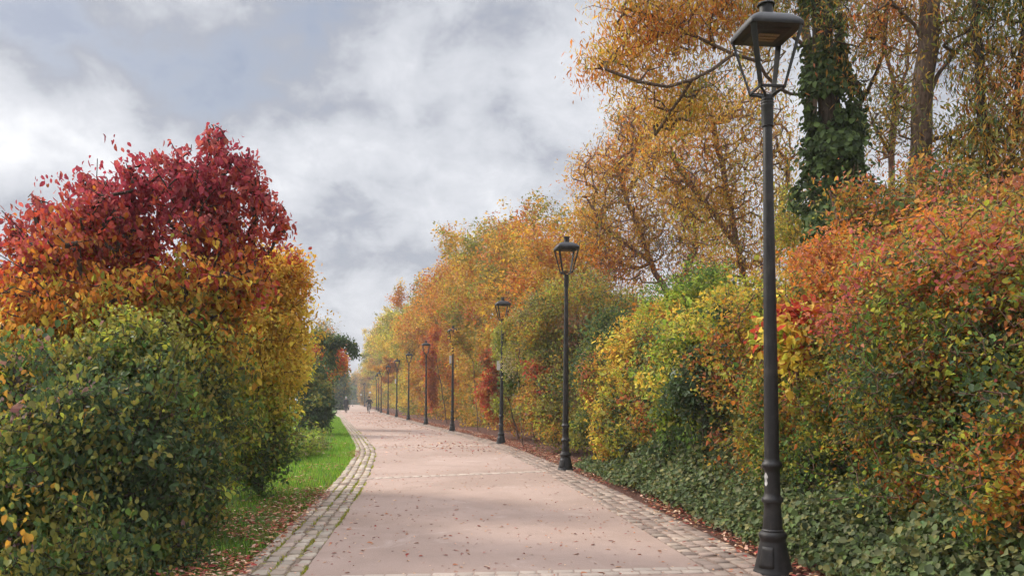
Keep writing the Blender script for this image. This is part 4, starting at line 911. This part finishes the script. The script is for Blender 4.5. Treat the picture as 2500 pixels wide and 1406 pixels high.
for j in range(9):
    z = .75 + j * .0145; half = (.34 + .16 * math.sin(j * 1.3)) * (1 - abs(j - 4) / 5.5)
    prof.append([(.0685 * math.cos(rad(196) + half * q), .0685 * math.sin(rad(196) + half * q), z) for q in np.linspace(-1, 1, n)])
vs = [p for row in prof for p in row]
s.add(vs, [(i * n + k, i * n + k + 1, (i + 1) * n + k + 1, (i + 1) * n + k) for i in range(8) for k in range(n - 1)])
s.build('sticker', STICKER, lamps[0], smooth=True)
for i, z, w, hh in ((2, 2.62, .11, .30), (3, 3.35, .10, .36), (6, 3.0, .09, .40)):
    mb = MB(); mb.box((-.118, -.004, z), (w, .02, hh)); mb.build('sign_plate', PLATE, lamps[i], bevel=.004)
    mb = MB(); mb.box((-.055, 0, z + hh * .3), (.03, .018, .02)); mb.box((-.055, 0, z - hh * .3), (.03, .018, .02)); mb.build('plate_clip', IRON, lamps[i])
# leaves of the hedge growing round the lantern of the fourth post
x4, y4 = LAMPS[3][1], LAMPS[3][0]
plant('overhanging_spray', 'leafy golden spray growing through the lantern of the fourth lamp post', 'branch', None, (x4 + 1.2, y4 + .3, 0), [[(x4 + 1.2, y4 + .3, 0), (x4 + 1.0, y4 + .2, 3.2), (x4 + .4, y4, 4.3)]],
      [(x4 + .25, y4 - .15, 4.45, .35, .3, .45), (x4 + .1, y4 - .25, 4.0, .22, .2, .22), (x4 + .8, y4, 4.0, .4, .3, .8)], 90, 16, (.12, .06), GO_, 81, spread=.1, shape='kite', r_max=.02, stem_name='stem', crown_name='foliage')
x3, y3 = LAMPS[2][1], LAMPS[2][0]
plant('overhanging_spray', 'yellow green spray hanging over the neck of the third lamp post', 'branch', None, (x3 + 1.1, y3 - .3, 0), [[(x3 + 1.1, y3 - .3, 0), (x3 + .9, y3 - .4, 3.0), (x3 + .3, y3 - .5, 3.9)]],
      [(x3 + .28, y3 - .55, 3.95, .35, .3, .38), (x3 + .45, y3 - .45, 3.3, .35, .3, .6)], 90, 18, (.10, .055), [('OLV', .3), ('YG', .4), ('AMB', .3)], 82, spread=.1, shape='kite', r_max=.02, stem_name='stem', crown_name='foliage')

# ------------------------------------------------------------------ round signs and the railing far down the path
WHITE = plain('white_enamel', (.78, .77, .74), .4); STEEL = plain('grey_steel', (.20, .19, .185), .5); DARKST = plain('dark_steel', (.06, .055, .052), .5)
MARK = plain('dark_symbol', (.05, .05, .06), .5)
def round_sign(px, py, Y, r_, label):
    x, y, z = at(px, py, Y); t = empty('round_sign', (x, y, 0)); tag(t, label, 'sign', 'round signs down the path')
    MB().tube([(0, 0, -.02), (0, 0, z + r_ + .5)], .032, 10).build('post', DARKST, t, smooth=True)
    d = MB(); d.tube([(0, -.036, z), (0, -.052, z)], r_, 28); d = d.build('disc', WHITE, t)
    b = MB(); b.tube([(0, -.050, z), (0, -.056, z)], r_ * .22, 16); b.build('symbol', MARK, d)
round_sign(903.6, 957.8, 124, .165, 'white round sign on a dark post above the cyclist')
round_sign(881.5, 963.4, 190, .21, 'white round sign on a dark post at the right end of the railing')
RAILC = plain('weathered_rail', (.34, .31, .29), .6)
def railing(x0, x1, Y, label, z0=0.0):
    t = empty('railing', (x0, Y, z0)); tag(t, label, 'railing', 'railings at the end of the path'); L = x1 - x0
    MB().box((L / 2, 0, 1.24), (L, .10, .07)).build('top_rail', RAILC, t, bevel=.01); MB().box((L / 2, 0, .14), (L, .06, .05)).build('bottom_rail', RAILC, t)
    n = int(L / .30)
    for k in range(n): MB().tube([(.15 + k * L / n, 0, .165), (.15 + k * L / n, 0, 1.205)], .035, 8).build('baluster', RAILC if k % 3 else STEEL, t, smooth=True)
    for k in range(int(L / 2.4) + 1): MB().box((min(L, k * 2.4), .075, .62), (.10, .05, 1.3)).build('rail_post', STEEL, t)
railing(at(853, 0, 217)[0], at(883, 0, 217)[0], 217, 'grey railing closing the end of the path behind the walking person')
railing(at(825, 0, 219)[0], at(846, 0, 219)[0], 219, 'low shaded railing half hidden by the bush, left of the walking person')

# ------------------------------------------------------------------ people and bicycle
CLOTH = plain('black_cloth', (.022, .022, .025), .85, scale=60); TROUS = plain('charcoal_cloth', (.035, .034, .038), .85, scale=60); SKIN = plain('skin', (.48, .30, .23), .6, amt=.08); SHOE = plain('shoe_leather', (.03, .026, .024), .5)
HAIRG = plain('grey_hair', (.42, .40, .38), .7); HAIRD = plain('dark_hair', (.03, .022, .018), .6); RUB = plain('tyre_rubber', (.02, .02, .02), .8); CHROME = plain('silver_metal', (.5, .5, .5), .3, .8); LAMPG = plain('clear_lens', (.75, .75, .75), .2)

def skinned(name, chains, mat, parent, sub=1):
    """one continuous surface grown over joint chains: [(point, radius), ...]; a chain starting on an existing joint joins it"""
    V = []; E = []; R = []
    for ch in chains:
        prev = None
        for p, q in ch:
            j = next((i for i, v in enumerate(V) if (v - Vector(p)).length < 1e-4), None)
            if j is None: V.append(Vector(p)); R.append(q); j = len(V) - 1
            if prev is not None and prev != j: E.append((prev, j))
            prev = j
    me = bpy.data.meshes.new(name); me.from_pydata(V, E, []); o = bpy.data.objects.new(name, me); COL.objects.link(o)
    m = o.modifiers.new('skin', 'SKIN'); m.use_smooth_shade = True
    for i, q in enumerate(R): s_ = me.skin_vertices[0].data[i]; s_.radius = (q, q) if not isinstance(q, tuple) else q; s_.use_root = i == 0
    u = o.modifiers.new('sub', 'SUBSURF'); u.levels = u.render_levels = sub
    me.materials.append(mat)
    if parent is not None: o.parent = parent
    return o
def hand(w, d, side, curl):
    """five short finger chains rooted in the palm; W wrist, D pointing direction, SIDE thumb direction"""
    w, d, side = Vector(w), Vector(d).normalized(), Vector(side).normalized(); nrm = d.cross(side)
    out = []; palm = w + d * .07
    out.append([(w, .026), (palm, .036)])
    for k, L in enumerate((.068, .078, .074, .058)):
        b = palm + d * .025 + side * (.030 - .020 * k); m1 = b + (d + nrm * curl).normalized() * L * .5; e = m1 + (d * (1 - curl) + nrm * curl * 1.6).normalized() * L * .5
        out.append([(palm, .036), (b, .010), (m1, .009), (e, .007)])
    t0 = w + d * .03 + side * .028
    out.append([(w, .026), (t0, .013), (t0 + (d * .7 + side * .7).normalized() * .035 + nrm * curl * .02, .011), (t0 + (d * .9 + side * .4).normalized() * .062 + nrm * curl * .03, .009)])
    return out
def person(name, loc, rz, label, J, hair, wrist_d, curl):
    """J: joint positions. body = head, neck, torso, limbs and hands in one surface; clothes, hair and shoes are its children"""
    t = empty(name, loc, rz); tag(t, label, 'person')
    V_ = {k: Vector(v) for k, v in J.items()}
    sp = [(V_['pelvis'], .13), (V_['waist'], .125), (V_['chest'], .15), (V_['neck0'], .07), (V_['neck'], .055), (V_['jaw'], .07), (V_['head'], .098), (V_['crown'], .075)]
    ch = [sp]
    for s_ in 'lr':
        ch.append([(V_['chest'], .15), (V_['sh' + s_], .065), (V_['el' + s_], .045), (V_['wr' + s_], .030)])
        ch.append([(V_['pelvis'], .13), (V_['hip' + s_], .10), (V_['kn' + s_], .062), (V_['an' + s_], .040), (V_['toe' + s_], .034)])
        for h_ in hand(V_['wr' + s_], wrist_d[s_], (0.0, -1, 0) if abs(Vector(wrist_d[s_]).normalized().y) < .7 else (1 if s_ == 'r' else -1, 0, 0), curl): ch.append([(p, q if (p - V_['wr' + s_]).length > 1e-4 else .030) for p, q in h_])
    f = V_['face']
    ch.append([(V_['head'], .098), (V_['head'] + f * .10 + Vector((0, 0, -.012)), .016)])                            # nose
    sd_ = f.cross(Vector((0, 0, 1)))
    for q in (-1, 1): ch.append([(V_['head'], .098), (V_['head'] + sd_ * q * .088 + Vector((0, 0, -.012)), .014)])   # ears
    body = skinned('body', ch, SKIN, t)
    jk = [[(V_['pelvis'] + Vector((0, 0, -.05)), .165), (V_['waist'], .160), (V_['chest'], .178), (V_['neck0'], .082)]]
    for s_ in 'lr': jk.append([(V_['chest'], .178), (V_['sh' + s_], .085), (V_['el' + s_], .062), (V_['wr' + s_].lerp(V_['el' + s_], .06), .044)])
    skinned('jacket', jk, CLOTH, t)
    tj = []
    for s_ in 'lr': tj.append([(V_['pelvis'], .14), (V_['hip' + s_], .115), (V_['kn' + s_], .080), (V_['an' + s_].lerp(V_['kn' + s_], .08), .060)])
    skinned('trousers', tj, TROUS, t)
    for s_ in 'lr': skinned('shoe', [[(V_['an' + s_] + (V_['an' + s_] - V_['toe' + s_]).normalized() * .04 + Vector((0, 0, -.02)), .044), (V_['an' + s_].lerp(V_['toe' + s_], .5) + Vector((0, 0, -.01)), .048), (V_['toe' + s_] + (V_['toe' + s_] - V_['an' + s_]).normalized() * .04, .036)]], SHOE, t)
    back = -f
    skinned('hair', [[(V_['head'] + back * .035 + Vector((0, 0, .035)), .094), (V_['crown'] + back * .012 + Vector((0, 0, .012)), .082)], [(V_['head'] + back * .035 + Vector((0, 0, .035)), .094), (V_['head'] + back * .05 + Vector((0, 0, -.04)), .06)]], hair, t)
    for q in (-1, 1): MB().lathe([(.0001, -.008), (.009, -.005), (.011, 0), (.009, .005), (.0001, .008)], 10, tuple(V_['head'] + f * .088 + sd_ * q * .034 + Vector((0, 0, .012))), cap=False).build('eye', MARK, t, smooth=True)
    m = V_['jaw'] + f * .072 + Vector((0, 0, .008)); MB().tube([m - sd_ * .024, m + f * .006, m + sd_ * .024], .006, 6).build('mouth', plain('lip', (.36, .16, .14), .6), t)
    return t
# the walker, seen from behind, mid stride
px_, py_ = at(845, HOR, 90)[0], 90
person('person', (px_, py_, .01), 0.22, 'person in long dark coat walking away on the left of the path with a bag', dict(
    pelvis=(0, 0, .95), waist=(0, .01, 1.10), chest=(0, .02, 1.36), neck0=(0, .03, 1.49), neck=(0, .04, 1.55), jaw=(0, .065, 1.60), head=(0, .06, 1.675), crown=(0, .05, 1.735), face=(0, 1, 0),
    shl=(-.19, .02, 1.41), ell=(-.24, -.02, 1.13), wrl=(-.23, .06, .89), shr=(.19, .02, 1.41), elr=(.245, .02, 1.12), wrr=(.25, .06, .87), hipl=(-.09, 0, .90), knl=(-.09, .14, .50), anl=(-.075, .16, .085), toel=(-.08, .31, .04),
    hipr=(.09, 0, .90), knr=(.075, -.02, .48), anr=(.06, -.22, .12), toer=(.06, -.10, .04)), HAIRG, dict(l=(0, .15, -1), r=(0, .1, -1)), .5)
cb = MB(); loft(cb, [[(math.cos(a) * rx, math.sin(a) * ry, z) for a in np.linspace(0, 2 * math.pi, 17)[:-1]] for z, rx, ry in ((.52, .20, .17), (.75, .19, .16), (.95, .175, .14), (1.1, .17, .135))], False, False)
coat = cb.build('coat_skirt', CLOTH, None, smooth=True); coat.parent = next(o for o in bpy.data.objects if o.name == 'person')
t = empty('shopping_bag', (px_ + .24, py_ + .13, .32), .22); tag(t, 'dark bag hanging from the hand of the walking person', 'bag')
mb = MB(); loft(mb, [[(x * w, y * d, z) for x, y in ((-1, -1), (1, -1), (1.0, 0), (1, 1), (-1, 1), (-1.0, 0))] for z, w, d in ((0, .045, .15), (.03, .065, .18), (.26, .06, .18), (.34, .035, .165))]); mb.build('bag_body', CLOTH, t, bevel=.01)
for q in (-1, 1): MB().tube([(q * .02, -.10, .33), (q * .012, -.06, .43), (0, -.01, .468), (q * .012, .04, .43), (q * .02, .09, .33)], .008, 6).build('handle', SHOE, t)
# the cyclist riding towards the camera
cx_, cy_ = at(901.5, HOR, 86)[0], 86
person('person', (cx_, cy_, .0), .16, 'dark clothed cyclist riding towards the camera in the middle of the path', dict(
    pelvis=(0, .42, 1.00), waist=(0, .34, 1.14), chest=(0, .17, 1.36), neck0=(0, .10, 1.48), neck=(0, .07, 1.54), jaw=(0, .02, 1.575), head=(0, .02, 1.65), crown=(0, .03, 1.71), face=(0, -1, 0),
    shl=(-.20, .14, 1.40), ell=(-.33, -.02, 1.21), wrl=(-.285, -.20, 1.075), shr=(.20, .14, 1.40), elr=(.33, -.02, 1.21), wrr=(.285, -.20, 1.075), hipl=(-.10, .38, .95), knl=(-.16, .02, .66), anl=(-.14, .14, .25), toel=(-.15, -.02, .20),
    hipr=(.10, .38, .95), knr=(.15, -.04, .82), anr=(.13, .10, .46), toer=(.14, -.06, .42)), HAIRD, dict(l=(-.1, -1, -.15), r=(.1, -1, -.15)), .7)
b = empty('bicycle', (cx_, cy_, 0), .16); tag(b, 'dark bicycle with a pale front light under the cyclist', 'bicycle')
ww = Vector((0, -.50, .34)); rw = Vector((0, .55, .34))
for c in (ww, rw):
    ty = MB(); ty.tube([(c.x, c.y + .325 * math.cos(a), c.z + .325 * math.sin(a)) for a in np.linspace(0, 2 * math.pi, 33)[:-1]], .019, 8, closed=True); wh = ty.build('wheel', RUB, b, smooth=True)
    mb = MB(); mb.tube([(c.x, c.y + .298 * math.cos(a), c.z + .298 * math.sin(a)) for a in np.linspace(0, 2 * math.pi, 33)[:-1]], .010, 6, closed=True); mb.build('rim', CHROME, wh)
    mb = MB()
    for k in range(16): a = k * math.pi / 8; mb.tube([(c.x + (.02 if k % 2 else -.02), c.y, c.z), (c.x, c.y + .295 * math.cos(a), c.z + .295 * math.sin(a))], .0018, 4)
    mb.build('spokes', CHROME, wh); MB().tube([(-.045, c.y, c.z), (.045, c.y, c.z)], .020, 10).build('hub', CHROME, wh)
fr = MB(); head0, head1, bbk, seat = Vector((0, -.33, .86)), Vector((0, -.37, .72)), Vector((0, .10, .30)), Vector((0, .36, .84))
for p, q, w in ((head0, head1, .020), (head1, bbk, .019), (head0, seat, .016), (bbk, seat, .017), (seat, seat + Vector((0, .04, .09)), .014)): fr.tube([p, q], w, 8)
for sgn in (-1, 1):
    fr.tube([bbk + Vector((sgn * .02, 0, 0)), rw + Vector((sgn * .05, 0, 0))], .010, 6); fr.tube([seat + Vector((sgn * .015, 0, -.04)), rw + Vector((sgn * .05, 0, 0))], .008, 6)
fr.build('frame', DARKST, b, smooth=True)
fk = MB()
for sgn in (-1, 1): fk.tube([head1 + Vector((sgn * .02, 0, 0)), Vector((sgn * .05, -.43, .5)), ww + Vector((sgn * .05, 0, 0))], .011, 6)
fk.tube([head0, head0 + Vector((0, .02, .16))], .014, 8); fk.build('fork', CHROME, b, smooth=True)
MB().tube([(-.32, -.24, 1.03), (-.20, -.30, 1.035), (0, -.31, 1.02), (.20, -.30, 1.035), (.32, -.24, 1.03)], .013, 8).build('handlebar', DARKST, b, smooth=True)
MB().lathe([(.02, -.02), (.045, -.015), (.055, 0), (.05, .02), (.02, .025)], 14, (0, -.42, .92)).build('front_light', LAMPG, b, smooth=True)
sa = MB(); loft(sa, [[(x * w, y, z) for x, z in ((-1, .94), (-.6, .965), (.6, .965), (1, .94), (.5, .925), (-.5, .925))] for y, w in ((.24, .025), (.34, .05), (.44, .085), (.50, .07))]); sa.build('saddle', SHOE, b, bevel=.008)
ck = MB(); ck.tube([(-.09, .10, .30), (.09, .10, .30)], .014, 8); ck.tube([(-.09, .10, .30), (-.10, .06, .155)], .010, 6); ck.tube([(.09, .10, .30), (.10, .14, .445)], .010, 6); ck.build('crank', CHROME, b)
for x, y, z in ((-.145, .06, .155), (.145, .03, .40)): MB().box((x, y, z), (.10, .09, .02)).build('pedal', RUB, b)

# ------------------------------------------------------------------ the damp autumn air
hm, hn = new_mat('haze_air')
pv = hn.n('ShaderNodeVolumePrincipled'); pv.inputs['Color'].default_value = (.95, .94, .93, 1); pv.inputs['Density'].default_value = HAZE; pv.inputs['Anisotropy'].default_value = 0.0
hn.put(hn.n('ShaderNodeOutputMaterial').inputs[1], pv.outputs[0])
tag(MB().box((0, 720, 10.0), (1420, 1580, 23)).build('haze', hm), 'thin pale autumn haze softening the far trees', 'haze', kind='stuff')
